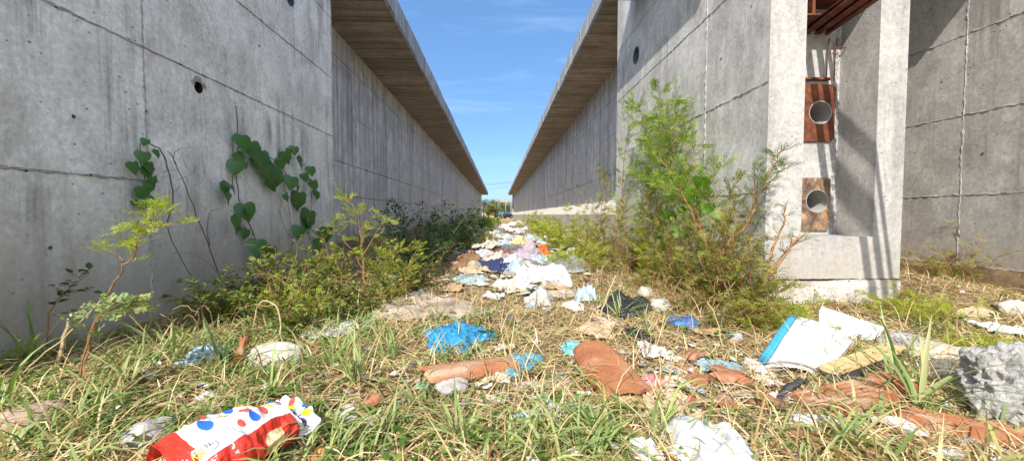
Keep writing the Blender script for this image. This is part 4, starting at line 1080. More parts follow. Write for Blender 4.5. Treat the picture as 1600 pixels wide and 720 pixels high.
for i, (px, py, yy, hh, lb) in enumerate([(905, 420, 5.6, .34, 'green yellow weed at the right side of the rubbish'), (880, 398, 7.6, .5, 'yellow green weed behind the clear grey bag'), (862, 378, 10.5, .6, 'yellow green weed beside the far black bag'), (842, 366, 15, .7, 'far yellow green weed leaning over the path from the right'), (826, 358, 21, .8, 'small distant weed at the right edge of the path'), (756, 356, 24, .8, 'small distant weed at the left edge of the path'), (740, 392, 9, .4, 'low green weed at the left edge of the rubbish'), (766, 352, 30, .9, 'distant green clump before the parked car')]):
    p = PY(px, py, yy); p.z = gh(p.x, p.y)
    shrub('weed_clump', lb, 'weeds', p, hh, .35 + .03 * yy, 10, 340 + i, leaf=dict(nf=3, fl=.09 * (1 + yy * .04), n=5, l=.03 * (1 + yy * .05), w=.017 * (1 + yy * .05)), lm=L_yel if i != 6 else L_und, sm=M_stem_b, group='weeds along the edges of the path', ntw=12, tl=.2, t0=.0)
# ---------------------------------------------------------------- litter
FILM = {}
def fm(key, *a, **k):
    if key not in FILM: FILM[key] = film(key, *a, **k)
    return FILM[key]
P_white = fm('white_plastic', (.58, .57, .56), .2, .4, dirt=.7, var=.2)
P_whiteclean = fm('clean_white_paper', (.68, .67, .66), .1, .6, dirt=.2, bs=.5)
P_bluish = fm('bluish_white_plastic', (.66, .69, .69), .2, .45, dirt=.15, var=.05, bs=.15)
P_cream = fm('cream_paper', (.62, .53, .42), .1, .8, dirt=.4)
P_tan = fm('tan_sack', (.50, .37, .24), .05, .85, dirt=.3)
P_cardboard = fm('cardboard', (.40, .26, .13), .0, .85, dirt=.3)
P_browncard = fm('brown_cardboard', (.20, .11, .05), .0, .85)
P_blue = fm('bright_blue_plastic', (.015, .25, .58), .2, .28, var=.2, col2=(.05, .42, .75), bs=.7)
P_teal = fm('dull_teal_plastic', (.09, .27, .34), .2, .4, var=.2, col2=(.18, .40, .46), bs=.6)
P_cyan = fm('cyan_plastic', (.02, .52, .62), .25, .3, col2=(.45, .75, .75))
P_black = fm('black_plastic', (.012, .012, .014), .0, .22, col2=(.05, .05, .055), bs=1.0)
P_navy = fm('navy_cloth', (.02, .03, .09), .0, .9)
P_navyp = fm('deep_blue_wrapper', (.02, .03, .22), .1, .3, col2=(.12, .28, .5))
P_pale = fm('pale_blue_plastic', (.52, .64, .72), .3, .4, dirt=.2)
P_paleg = fm('pale_green_film', (.52, .64, .60), .35, .4, dirt=.2)
P_lblue = fm('dusty_blue_sheet', (.28, .46, .54), .15, .5, dirt=.4)
P_clear = fm('clear_film', (.62, .62, .60), .4, .2, clear=.5, dirt=.4, bs=.9)
P_clearb = fm('brownish_clear_film', (.74, .60, .47), .35, .25, clear=.25, dirt=.6, bs=.8)
P_smoke = fm('smoky_clear_film', (.30, .28, .25), .3, .25, clear=.45, dirt=.3, bs=.8)
P_maroon = fm('maroon_cloth', (.17, .04, .04), .0, .7, col2=(.32, .14, .13))
P_lilac = fm('lilac_film', (.52, .44, .52), .3, .4, clear=.1, col2=(.68, .56, .62))
P_yellow = fm('pale_yellow_cloth', (.68, .50, .27), .1, .8)
P_orange = fm('orange_plastic', (.58, .13, .02), .15, .35)
P_pink = fm('crimson_printed_paper', (.70, .06, .13), .1, .5, col2=(.78, .45, .5))
P_red = fm('red_scrap', (.55, .05, .03), .1, .5)
P_silver = fm('silvery_film', (.50, .50, .52), .1, .25, col2=(.72, .72, .74), bs=1.0)
P_pinkw = fm('pinkish_white_paper', (.72, .62, .66), .15, .6)
P_bluew = fm('blue_and_white_wrapper', (.70, .74, .78), .15, .4, col2=(.10, .35, .60), dirt=.1)
def clay(name, a, b):
    t = NT(name); p = t.pos(); n = t.noise(p, 8, 6, .7, .5); n2 = t.noise(p, 3.5, 6, .7, 1.0); n3 = t.noise(p, 45, 5, .75)
    c = t.mix(t.mapr(n, .35, .65), a, b)
    c = t.mix(t.mapr(n2, .5, .64, 0, .55), c, (.50, .40, .29))
    c = t.mix(t.mapr(n3, .55, .7, 0, .55), c, (.13, .06, .04))
    return t.done(t.bsdf(c, .93, t.bump(t.math('ADD', n, n3), .5, .008), .12))
M_clay_t = clay('terracotta', (.27, .10, .045), (.38, .165, .08))
M_clay_d = clay('dull_terracotta', (.24, .095, .05), (.34, .155, .08))
def rockmat():
    t = NT('pitted_broken_concrete'); p = t.pos(); a = t.noise(p, 9, 8, .75, .5); b = t.noise(p, 34, 5, .8); v = t.voro(p, 30)
    c = t.ramp(a, [(.30, (.16, .15, .13)), (.38, (.42, .40, .36)), (.50, (.66, .63, .58)), (.7, (.80, .77, .71))])
    c = t.mix(t.mapr(b, .54, .66, 0, .6), c, (.14, .135, .13))
    h = t.math('ADD', t.math('MULTIPLY', a, 1.5), t.math('ADD', b, t.mapr(v, 0, .4, 0, .5)))
    return t.done(t.bsdf(c, .95, t.bump(h, 1.0, .04), .15))
M_rock = rockmat()
M_stone = simple('pale_stone', (.48, .43, .36), .95, .25, 7, .8, .1, bd=.02)
M_greyst = simple('grey_stone', (.34, .32, .30), .95, .3, 9, .8, .1, bd=.02)
M_clod = simple('dark_dirt_clod', (.12, .09, .075), 1, .3, 20, .8)

def foot(px, py, wpx, dpx):
    c = G(px, py); a = G(px, py + dpx * .5); b = G(px, py - dpx * .5)
    wd = wpx / F * c.y; dp = min(abs(b.y - a.y), wd * 1.8)
    return c, wd, dp

def crumple(c, wd, dp, hh, seed, yaw=0.0, n=26, kind='bag', freq=1.0, ragged=.25, corners=0):
    """crumpled bag, sheet or cloth lying on the ground; real folds, rim tucked to the ground"""
    m = MB(); S = Vector((seed * 3.7, seed * 1.3, 0)); cy, sy = math.cos(yaw), math.sin(yaw)
    for j in range(n + 1):
        for i in range(n + 1):
            u = i / n * 2 - 1; v = j / n * 2 - 1
            if kind != 'sheet':                           # square grid to disc
                x_ = u * math.sqrt(1 - v * v / 2); y_ = v * math.sqrt(1 - u * u / 2)
            else:
                x_, y_ = u, v
            r = min(1, math.hypot(x_, y_)); an = math.atan2(y_, x_)
            k = 1 + ragged * (1.5 * noise.noise(Vector((math.cos(an) * 1.3, math.sin(an) * 1.3, 0)) + S) + .7 * noise.noise(Vector((math.cos(an) * 4, math.sin(an) * 4, 2)) + S))
            q = Vector((x_, y_, 0)) * 1.6 * freq + S
            fold = 1 - 2 * abs(noise.noise(q * 1.1)); f3 = noise.noise(q * 6.5)
            cr = 0.0
            for kk in range(4):                            # sharp creases in several directions
                a_ = seed * 1.9 + kk * 1.27; ph = (x_ * math.cos(a_) + y_ * math.sin(a_)) * (.75 + .6 * kk) * freq + 1.1 * noise.noise(q * (.9 + .3 * kk) + Vector((kk * 9, 0, 3)))
                cr += abs((ph % 1.0) - .5) * 2 * (.42, .28, .18, .12)[kk]
            low = .62 + .75 * noise.noise(Vector((x_ * 1.1, y_ * 1.1, 4)) + S)
            if kind == 'bag':
                z = hh * (max(0, 1 - r ** 2.0) ** .75 * low * (.62 + .5 * cr) + .13 * cr * (1 - r * .5) + .07 * f3 * (1 - r * .6))
            elif kind == 'cloth':
                z = hh * ((1 - r ** 4) * (.15 + .75 * cr) * low * 1.3 + .18 * cr + .07 * f3)
            else:
                z = hh * (.06 + .75 * cr ** 1.5 * low * 1.4 + .22 * max(0, fold) + .06 * f3)
            lx = x_ * wd * .5 * k + .04 * wd * noise.noise(q * 2 + Vector((0, 5, 0))); ly = y_ * dp * .5 * k + .04 * dp * noise.noise(q * 2 + Vector((0, 9, 0)))
            wx = c.x + lx * cy - ly * sy; wy = c.y + lx * sy + ly * cy
            m.v.append((wx, wy, gh(wx, wy) + .012 + max(-.004, z)))
    for j in range(n):
        for i in range(n):
            a = j * (n + 1) + i
            m.f.append((a, a + 1, a + n + 2, a + n + 1)); m.m.append(0)
    return m

def litter(name, cat, label, px, py, wpx, dpx, hr, mat, seed, kind='bag', yaw=0.0, n=26, freq=1.0, ragged=.25, group=None, smooth=True):
    c, wd, dp = foot(px, py, wpx, dpx)
    m = crumple(c, wd, dp, hr * wd, seed, yaw, n, kind, freq, ragged)
    c = Vector((c.x, c.y, gh(c.x, c.y)))
    o = m.build(name, [mat], None, smooth, loc=c)
    tag(o, label, cat, group); return o

def rock(name, label, px, py, wpx, hpx, mat, seed, sub=4, amp=.35, flat=1.0, depth=1.0, cat='rock', group=None, sink=.3):
    c = G(px, py); wd = wpx / F * c.y; hh = hpx / F * c.y
    v, f = ico(sub); m = MB(); S = Vector((seed * 5.1, 0, 0)); vs = []
    for q in v:
        d = 1 + amp * noise.fractal(q * 1.3 + S, 1.0, 2.0, 4) + amp * .35 * (1 - 2 * abs(noise.noise(q * 3.3 + S))) 
        if sub > 4: d += .05 * noise.fractal(q * 11 + S, 1.0, 2.0, 4) - .35 * max(0, noise.noise(q * 2.3 + S) - .15) - .20 * max(0, noise.noise(q * 6.5 + S) - .3)
        p = Vector((q.x * wd * .5, q.y * wd * .5 * depth, q.z * hh * .6)) * d
        vs.append((c.x + p.x, c.y + p.y + wd * .2, gh(c.x, c.y) + max(-.06, p.z + hh * (.5 - sink))))
    m.add(vs, f); o = m.build(name, [mat], None, True, loc=Vector((c.x, c.y, gh(c.x, c.y)))); tag(o, label, cat, group); return o

# --- the rubbish heap in the middle of the passage
heap = [
 ('foam_board', 'panel', 'pale foam board leaning on the left side of the rubbish heap', 760, 388, 42, 20, .22, P_cream, 'sheet'),
 ('cardboard_box', 'box', 'crushed dark brown cardboard at the left edge of the rubbish heap', 732, 408, 32, 26, .42, P_browncard, 'bag'),
 ('plastic_bag', 'bag', 'dirty white crumpled bag under the pale foam board', 757, 400, 30, 20, .3, P_white, 'bag'),
 ('cloth', 'cloth', 'maroon cloth bundle in the middle of the rubbish heap', 788, 404, 32, 24, .40, P_maroon, 'bag'),
 ('wrapper', 'wrapper', 'small blue and white wrapper above the maroon bundle', 787, 387, 18, 12, .5, P_bluew, 'bag'),
 ('cloth', 'cloth', 'pale yellow cloth near the back of the rubbish heap', 810, 384, 28, 16, .4, P_yellow, 'cloth'),
 ('plastic_sheet', 'plastic sheet', 'lilac translucent plastic right of the maroon bundle', 822, 402, 46, 26, .35, P_lilac, 'cloth'),
 ('plastic_bag', 'bag', 'bright orange plastic on the right of the rubbish heap', 848, 397, 24, 14, .5, P_orange, 'bag'),
 ('jeans', 'clothing', 'dark navy cloth stretched across the rubbish heap', 778, 419, 52, 16, .22, P_navy, 'cloth'),
 ('cardboard_sheet', 'cardboard', 'tan cardboard sheet left of the navy cloth', 742, 424, 42, 18, .12, P_tan, 'sheet'),
 ('plastic_bag', 'bag', 'pale blue bag in front of the navy cloth', 799, 428, 34, 30, .5, P_pale, 'bag'),
 ('cloth', 'cloth', 'large heap of white cloth in the middle of the passage', 838, 436, 62, 36, .30, P_whiteclean, 'cloth'),
 ('plastic_bag', 'bag', 'white bag with folds at the right end of the white cloth', 862, 442, 38, 18, .3, P_white, 'bag'),
 ('plastic_sheet', 'plastic sheet', 'pale green plastic sheet lying left of the passage centre', 734, 441, 44, 20, .16, P_paleg, 'cloth'),
 ('plastic_bag', 'bag', 'clear grey plastic bag right of the white cloth', 884, 420, 44, 34, .5, P_clear, 'bag'),
 ('plastic_bag', 'bag', 'black bag at the foot of the far right bushes', 880, 384, 28, 20, .5, P_black, 'bag'),
 ('paper', 'paper', 'white paper bits in front of the far black bag', 896, 396, 18, 16, .4, P_white, 'bag'),
 ('netting', 'netting', 'grey crumpled netting at the left edge behind the heap', 752, 374, 34, 24, .55, P_smoke, 'bag'),
 ('plastic_bag', 'bag', 'cream crumpled bag beside the grey netting', 771, 366, 16, 12, .5, P_cream, 'bag'),
 ('paper', 'paper', 'bright white sheet far back in the rubbish heap', 800, 363, 20, 8, .25, P_whiteclean, 'sheet'),
 ('plastic_bag', 'bag', 'pale green bag far back in the rubbish heap', 782, 373, 20, 10, .5, P_paleg, 'bag'),
 ('plastic_bag', 'bag', 'small white bag farthest right at the back of the heap', 822, 359, 16, 6, .4, P_white, 'bag'),
 ('plastic_bag', 'bag', 'small white bag farthest left at the back of the heap', 787, 356, 14, 5, .4, P_white, 'bag'),
 ('paper', 'paper', 'thin white paper lying alone before the heap, left of centre', 773, 467, 26, 9, .12, P_whiteclean, 'sheet'),
 ('paper', 'paper', 'crumpled white paper ball before the heap', 843, 473, 34, 18, .5, P_white, 'bag'),
 ('wrapper', 'wrapper', 'dark wrapper touching the crumpled white paper ball', 831, 463, 20, 14, .5, P_black, 'bag'),
 ('plastic_bag', 'bag', 'translucent pale bag standing before the right bushes', 915, 468, 28, 22, .7, P_pale, 'bag'),
 ('paper', 'paper', 'pinkish crumpled paper below the translucent pale bag', 896, 481, 24, 12, .4, P_pinkw, 'bag'),
 ('wooden_plank', 'plank', 'pale flat strip lying in front of the white cloth', 806, 456, 42, 6, .06, P_cream, 'sheet'),
 ('cloth', 'cloth', 'cream cloth strip left below the pale blue bag', 795, 447, 40, 12, .2, P_cream, 'cloth'),
 ('paper', 'paper', 'white paper between the maroon bundle and the pale blue bag', 792, 411, 22, 10, .3, P_whiteclean, 'bag'),
 ('plastic_bag', 'bag', 'greenish white film behind the clear grey bag', 862, 408, 26, 16, .3, P_paleg, 'cloth'),
 ('plastic_bag', 'bag', 'white film between lilac plastic and orange plastic', 838, 412, 30, 16, .25, P_pale, 'cloth'),
 ('paper', 'paper', 'reddish paper scrap on the white cloth', 868, 436, 9, 5, .5, P_red, 'bag'),
 ('plastic_bag', 'bag', 'white scraps along the left edge of the path beside the dark shrubs', 722, 436, 18, 10, .4, P_pale, 'bag'),
 ('cardboard_sheet', 'cardboard', 'torn brown cardboard right of the pale yellow cloth', 832, 388, 26, 12, .25, P_cardboard, 'sheet'),
 ('cardboard_sheet', 'cardboard', 'torn brown cardboard in front of the white cloth heap, right side', 870, 452, 32, 10, .15, P_cardboard, 'sheet'),
 ('cardboard_sheet', 'cardboard', 'torn brown cardboard behind the pale blue bag', 812, 420, 26, 12, .2, P_browncard, 'sheet'),
 ('cardboard_sheet', 'cardboard', 'torn brown cardboard far back left of the path', 770, 376, 22, 10, .3, P_cardboard, 'sheet'),
 ('cardboard_sheet', 'cardboard', 'small brown cardboard at the far end of the rubbish', 806, 370, 18, 7, .3, P_browncard, 'sheet'),
 ('cloth', 'cloth', 'dark grey cloth between navy cloth and white cloth heap', 822, 430, 26, 12, .3, fm('dark_grey_cloth', (.06, .06, .065), .0, .9), 'cloth'),
 ('plastic_bag', 'bag', 'wide white film under the lilac plastic', 812, 412, 60, 22, .18, P_white, 'cloth'),
 ('cloth', 'cloth', 'grey cloth between the yellow cloth and the lilac plastic', 800, 393, 34, 16, .3, P_smoke, 'cloth'),
 ('plastic_bag', 'bag', 'white bag behind the yellow cloth', 798, 375, 30, 14, .3, P_white, 'bag'),
 ('plastic_bag', 'bag', 'pale bag right of the yellow cloth', 833, 378, 32, 16, .3, P_pale, 'bag'),
 ('plastic_bag', 'bag', 'white torn bag behind the orange plastic', 852, 383, 26, 12, .35, P_white, 'cloth'),
 ('paper', 'paper', 'white papers left of the pale yellow cloth', 776, 384, 24, 12, .3, P_whiteclean, 'cloth'),
 ('plastic_bag', 'bag', 'cream film left of the maroon bundle', 770, 408, 34, 18, .3, P_cream, 'cloth'),
 ('plastic_bag', 'bag', 'white bag lying over the right side of the white cloth heap', 878, 444, 30, 16, .4, P_whiteclean, 'bag'),
 ('plastic_bag', 'bag', 'white film between the pale blue bag and the white cloth heap', 820, 444, 36, 18, .25, P_white, 'cloth'),
 ('paper', 'paper', 'white paper far back beside the bright white sheet', 812, 366, 18, 7, .4, P_white, 'bag'),
 ('plastic_bag', 'bag', 'pink tinted bag far back in the passage', 808, 352, 24, 5, .3, P_pinkw, 'bag'),
 ('cardboard_box', 'box', 'brown cardboard half hidden under the dark shrubs', 716, 420, 26, 14, .35, P_browncard, 'bag'),
]
for i, (nm, ct, lb, px, py, wp, dp, hr, mt, kd) in enumerate(heap):
    litter(nm, ct, lb, px, py, wp * 1.15, dp * 1.1, hr * 1.3, mt, 10 + i, kd, rnd.uniform(-.4, .4), n=24, freq=1.2, ragged=.35)

fore = [
 ('plastic_bag', 'bag', 'bright blue plastic bag lying left of centre', 706, 532, 92, 44, .34, P_blue, 'bag', .05),
 ('plastic_bag', 'bag', 'twisted blue plastic neck trailing right from the bright blue bag', 752, 527, 44, 20, .3, P_blue, 'cloth', .2),
 ('plastic_bag', 'bag', 'dull teal plastic piece, right hand fold with a twisted end', 822, 566, 52, 22, .25, P_teal, 'cloth', .25),
 ('plastic_bag', 'bag', 'dull teal plastic strip lying across the end of the long tile', 800, 578, 66, 30, .22, P_teal, 'cloth', -.6),
 ('plastic_bag', 'bag', 'cyan and white plastic scrap behind the big roof tile', 901, 553, 56, 20, .28, P_cyan, 'bag', .2),
 ('plastic_bag', 'bag', 'large torn black plastic bag at the foot of the right bushes', 980, 482, 72, 40, .42, P_black, 'bag', -.4),
 ('plastic_bag', 'bag', 'small glossy black bag in front of the torn black bag', 996, 527, 36, 26, .55, P_black, 'bag', .4),
 ('wrapper', 'wrapper', 'deep blue wrapper under the right bushes', 1066, 506, 44, 20, .35, P_navyp, 'bag', -.3),
 ('sack', 'sack', 'tan flattened sack left of the small black bag', 930, 519, 50, 24, .16, P_tan, 'sheet', -.4),
 ('plastic_bag', 'bag', 'dusty clear film behind the tan flattened sack', 950, 505, 42, 12, .2, P_clearb, 'cloth', .1),
 ('paper', 'paper', 'folded white paper below the small black bag', 1021, 555, 44, 22, .22, P_whiteclean, 'sheet', -.25),
 ('paper', 'paper', 'small white paper right of the folded white paper', 1052, 562, 20, 12, .3, P_whiteclean, 'sheet', .3),
 ('plastic_sheet', 'plastic sheet', 'dusty blue plastic sheet behind the curved tile shard', 1122, 574, 74, 24, .10, P_lblue, 'cloth', -.1),
 ('plastic_sheet', 'plastic sheet', 'small pale blue scrap left of the terracotta bits', 1050, 582, 24, 20, .15, P_pale, 'sheet', -.5),
 ('wrapper', 'wrapper', 'crimson and white printed wrapper right of the roof tile', 1020, 597, 58, 18, .10, P_pink, 'cloth', .1),
 ('paper', 'paper', 'cream paper beside the crimson wrapper', 1060, 606, 50, 20, .12, P_cream, 'sheet', -.3),
 ('sack', 'sack', 'beige paper sack behind the big white bag', 1046, 642, 74, 46, .22, P_tan, 'sheet', -.3),
 ('paper', 'paper', 'white torn paper between beige sack and big white bag', 1074, 642, 26, 20, .3, P_whiteclean, 'sheet', .3),
 ('plastic_bag', 'bag', 'big crumpled white bag at the bottom of the picture', 1112, 706, 128, 110, .50, P_bluish, 'bag', -.55),
 ('paper', 'paper', 'small crumpled white paper ball at the bottom edge', 1006, 712, 46, 52, .62, P_whiteclean, 'bag', .2),
 ('plastic_sheet', 'plastic sheet', 'silvery plastic film right below centre', 945, 682, 60, 26, .16, P_silver, 'cloth', -.2),
 ('plastic_sheet', 'plastic sheet', 'white plastic sheet in front of the roof tile', 872, 648, 66, 28, .12, P_white, 'sheet', .1),
 ('plastic_sheet', 'plastic sheet', 'wrinkled white film above the silvery film', 918, 650, 56, 32, .14, P_clear, 'cloth', -.2),
 ('paper', 'paper', 'white scrap with a blue mark left of the white sheet', 845, 628, 24, 22, .25, P_bluew, 'bag', .5),
 ('plastic_sheet', 'plastic sheet', 'dusty clear film left of the roof tile', 872, 602, 46, 30, .15, P_clearb, 'cloth', .2),
 ('plastic_sheet', 'plastic sheet', 'long dusty brownish plastic sheet before the left weeds', 662, 482, 150, 34, .12, P_clearb, 'cloth', -.1),
 ('plastic_sheet', 'plastic sheet', 'pale film at the upper edge of the long dusty sheet', 655, 466, 54, 12, .16, P_clear, 'cloth', -.05),
 ('paper', 'paper', 'grey film scrap right of the long dusty sheet', 752, 490, 34, 10, .12, P_clear, 'sheet', .1),
 ('plastic_sheet', 'plastic sheet', 'white plastic sheet half hidden among the left grass', 520, 520, 84, 24, .14, P_white, 'sheet', .1),
 ('cardboard_sheet', 'cardboard', 'tan cardboard above the pale flat stone on the left', 402, 540, 74, 18, .12, P_cardboard, 'sheet', .1),
 ('wrapper', 'wrapper', 'blue and white wrapper half hidden at the left', 322, 562, 60, 22, .35, P_bluew, 'bag', .1),
 ('plastic_bag', 'bag', 'small dark bag between the blue wrapper and the tan cardboard', 352, 562, 26, 18, .6, P_black, 'bag', .1),
 ('plastic_bag', 'bag', 'bluish bag hidden in the undergrowth beneath the feathery shrub', 612, 438, 34, 18, .5, P_lblue, 'bag', .1),
 ('plastic_bag', 'bag', 'small white bag in the undergrowth beside the dark shrubs', 628, 447, 20, 10, .5, P_white, 'bag', .1),
 ('paper', 'paper', 'white torn plastic beside the blue edged panel', 1186, 578, 36, 26, .35, P_whiteclean, 'bag', .1),
 ('paper', 'paper', 'small white scrap beneath the black strap', 1222, 628, 34, 14, .25, P_whiteclean, 'sheet', -.2),
 ('paper', 'paper', 'long torn white paper in the lower right', 1272, 664, 78, 28, .2, P_white, 'bag', -.45),
 ('paper', 'paper', 'pinkish crumpled paper below the big grass tuft', 1412, 672, 50, 24, .3, P_pinkw, 'bag', .2),
 ('paper', 'paper', 'white scrap left of the long orange brick', 1512, 690, 40, 22, .25, P_white, 'bag', -.2),
 ('paper', 'paper', 'pinkish scrap under the long orange brick', 1556, 706, 34, 14, .25, P_pinkw, 'bag', -.2),
 ('plastic_bag', 'bag', 'smoky transparent bag left of the concrete lump', 1492, 592, 70, 40, .42, P_smoke, 'bag', .1),
 ('paper', 'paper', 'white board offcut lying before the clay stained wall', 1572, 520, 74, 20, .16, P_whiteclean, 'sheet', -.35),
 ('sack', 'sack', 'pale beige flattened bag before the clay stained wall', 1520, 492, 58, 14, .22, P_tan, 'bag', .05),
 ('paper', 'paper', 'small red scrap beside the beige sack', 1078, 628, 16, 12, .3, P_red, 'bag', .1),
 ('paper', 'paper', 'white paper scrap near the middle of the dry straw', 770, 632, 50, 16, .1, P_cream, 'sheet', .2),
 ('paper', 'paper', 'white paper scrap under the short teal strip', 770, 596, 50, 12, .12, P_cream, 'sheet', .1),
 ('paper', 'paper', 'white scraps in the grass below centre', 585, 665, 36, 20, .25, P_white, 'bag', .4),
 ('wrapper', 'wrapper', 'green torn plastic by the grey stone', 668, 610, 30, 18, .25, fm('green_plastic', (.12, .38, .28), .3, .4, dirt=.3), 'bag', .4),
 ('wrapper', 'wrapper', 'orange brown wrapper at the bottom, right of the bread bag', 505, 712, 50, 26, .2, fm('orange_brown_wrapper', (.52, .24, .07), .1, .5), 'cloth', .2),
 ('paper', 'paper', 'small white paper curl left of the bread bag', 318, 626, 26, 12, .4, P_whiteclean, 'bag', .4),
 ('plastic_bag', 'bag', 'dusty grey bag beside the pale footing at right', 1440, 560, 54, 20, .2, P_cream, 'bag', .1),
 ('cardboard_sheet', 'cardboard', 'flat tan cardboard scrap in front of the crimson wrapper', 985, 632, 50, 18, .10, P_cardboard, 'sheet', .2),
 ('plastic_sheet', 'plastic sheet', 'dusty film scrap between long tile and big roof tile', 822, 608, 54, 16, .12, P_clearb, 'cloth', -.1),
 ('paper', 'paper', 'cream paper scrap right of the curved tile shard', 1200, 600, 40, 14, .14, P_cream, 'sheet', .2),
 ('plastic_sheet', 'plastic sheet', 'dusty film scrap in the straw below the curved tile shard', 1165, 618, 44, 14, .12, P_clearb, 'cloth', .1),
 ('cardboard_sheet', 'cardboard', 'brown cardboard scrap under the bushes, right of the deep blue wrapper', 1105, 524, 46, 12, .14, P_cardboard, 'sheet', -.1),
 ('paper', 'paper', 'cream paper scrap in the straw above the teal strip', 790, 545, 34, 9, .12, P_cream, 'sheet', .3),
 ('cardboard_sheet', 'cardboard', 'flat brown cardboard scrap left of the smoky bag', 1455, 610, 50, 16, .12, P_cardboard, 'sheet', -.2),
 ('plastic_sheet', 'plastic sheet', 'dirty beige film left of the pale bag before the bushes', 880, 462, 50, 12, .16, P_clearb, 'cloth', .1),
 ('cardboard_sheet', 'cardboard', 'brown cardboard scrap left of the pale green sheet', 705, 452, 40, 12, .16, P_cardboard, 'sheet', .1),
 ('plastic_sheet', 'plastic sheet', 'dirty white film at the bottom edge, far right', 1480, 712, 60, 18, .14, P_white, 'cloth', .1),
 ('paper', 'paper', 'white fragments between the bread bag and the left stone', 292, 668, 26, 14, .3, P_white, 'bag', .4),
]
for i, (nm, ct, lb, px, py, wp, dp, hr, mt, kd, yw) in enumerate(fore):
    litter(nm, ct, lb, px, py, wp, dp, hr, mt, 60 + i, kd, yw, n=34, freq=1.25)
# the flared neck of the blue bag
b = G(748, 530)
# stones
rock('concrete_lump', 'big rough grey lump of broken concrete at the right edge', 1618, 662, 146, 108, M_rock, 1, 6, .42, depth=.8, sink=.08)
rock('stone', 'flat pale rubble slab behind the smoky bag', 1490, 560, 90, 22, M_stone, 2, 4, .25, depth=.8)
rock('stone', 'rough pale rubble behind the tan board', 1425, 545, 60, 26, M_rock, 3, 4, .35)
rock('stone', 'pale stone at the right edge before the clay stained wall', 1595, 490, 40, 22, M_stone, 4, 4, .3)
rock('stone', 'long pale flat stone among the left grass', 420, 572, 84, 36, M_stone, 5, 4, .22, depth=.7)
rock('stone', 'grey stone under the tip of the long tile', 705, 616, 46, 26, M_greyst, 6, 4, .3)
rock('stone', 'round brownish stone in the left foreground grass', 540, 660, 36, 28, M_stone, 7, 4, .3)
rock('stone', 'grey flat stone left of the bread bag', 222, 690, 66, 30, M_greyst, 8, 4, .25)
rock('stone', 'pinkish brown stone at the bottom left edge', 20, 672, 90, 36, simple('pinkish_stone', (.38, .27, .21), .95, .2, 8, .7, .1), 9, 4, .22)
rock('dirt_clod', 'dark clod of earth in the straw, right of the blue bag', 796, 508, 18, 20, M_clod, 10, 4, .3, cat='clod')
rock('stone', 'small grey rubble under the right bushes', 1150, 532, 26, 14, M_greyst, 11, 3, .35)
rock('stone', 'pale rubble beside the deep blue wrapper', 1035, 484, 30, 20, M_stone, 12, 4, .35)
rock('stone', 'pale rubble behind the torn black bag', 1010, 462, 22, 16, M_stone, 13, 3, .35)

# --- terracotta
def tile(px, py, yaw, L, W0, W1, rise, label, seed, mat=M_clay_t, thick=.018, cat='roof tile', name='roof_tile', ragged=.0, pitch=0.0, lift=.0):
    c = G(px, py); m = MB(); nu, nv = 22, 26; cyw, syw = math.cos(yaw), math.sin(yaw)
    for lay in (0, 1):
        for j in range(nv + 1):
            t = j / nv
            for i in range(nu + 1):
                s = i / nu * 2 - 1; W = W0 + (W1 - W0) * t
                # flattened barrel: flat top with rounded shoulders turned down
                a = s * 1.0; flat = abs(a) ** 4.5
                x = W * .5 * a * (1 - .06 * flat); z = rise * (1 - flat) - lay * thick
                if lay: x *= (1 - thick / W * 2)
                y = (t - .5) * L
                if ragged:
                    e = ragged * noise.noise(Vector((s * 2.2, seed, 0))); e2 = ragged * noise.noise(Vector((t * 2.2, seed, 7)))
                    y += e * L * (t * 2 - 1) + .15 * ragged * noise.noise(Vector((s * 9, seed, 3))) * L * (t * 2 - 1); x += e2 * W * s
                z += .0025 * noise.noise(Vector((x * 25, y * 25, seed)))
                z += y * pitch
                m.v.append((c.x + x * cyw - y * syw, c.y + x * syw + y * cyw, gh(c.x, c.y) + .012 + lift + z + abs(pitch) * L * .5))
    N = (nu + 1) * (nv + 1)
    for j in range(nv):
        for i in range(nu):
            a = j * (nu + 1) + i; m.f += [(a, a + 1, a + nu + 2, a + nu + 1), (N + a, N + a + nu + 1, N + a + nu + 2, N + a + 1)]; m.m += [0, 0]
    for j in range(nv):
        for i in (0, nu):
            a = j * (nu + 1) + i; b_ = a + nu + 1; m.f.append((a, b_, N + b_, N + a) if i == 0 else (b_, a, N + a, N + b_)); m.m.append(0)
    for i in range(nu):
        for j in (0, nv):
            a = j * (nu + 1) + i; m.f.append((a + 1, a, N + a, N + a + 1) if j == 0 else (a, a + 1, N + a + 1, N + a)); m.m.append(0)
    o = m.build(name, [mat], None, True, loc=Vector((c.x, c.y, gh(c.x, c.y)))); tag(o, label, cat)
    try: o.data.set_sharp_from_angle(angle=.8)
    except Exception: pass
    return o
tile(952, 594, .10, .50, .30, .25, .055, 'large curved terracotta roof tile lying in the straw', 1, ragged=.05, pitch=.10)
tile(735, 590, -1.15, .46, .15, .17, .05, 'long terracotta tile with its end under the teal plastic', 2, mat=M_clay_t, ragged=.10, pitch=-.06)
tile(1137, 600, 1.25, .13, .16, .22, .03, 'curved crescent shaped terracotta shard', 3, ragged=.5, cat='tile shard', name='tile_shard', pitch=.1, lift=.02)
tile(1088, 562, .4, .10, .16, .14, .03, 'terracotta shard behind the dusty blue sheet', 4, ragged=.35, cat='tile shard', name='tile_shard', mat=M_clay_d, pitch=-.15)
tile(1072, 581, .2, .10, .08, .06, .02, 'small terracotta shard right of the pale blue scrap', 5, ragged=.3, cat='tile shard', name='tile_shard')
tile(1090, 603, .9, .09, .13, .11, .04, 'hollow terracotta fragment left of the crescent shard', 6, ragged=.25, cat='tile shard', name='tile_shard', mat=M_clay_d)
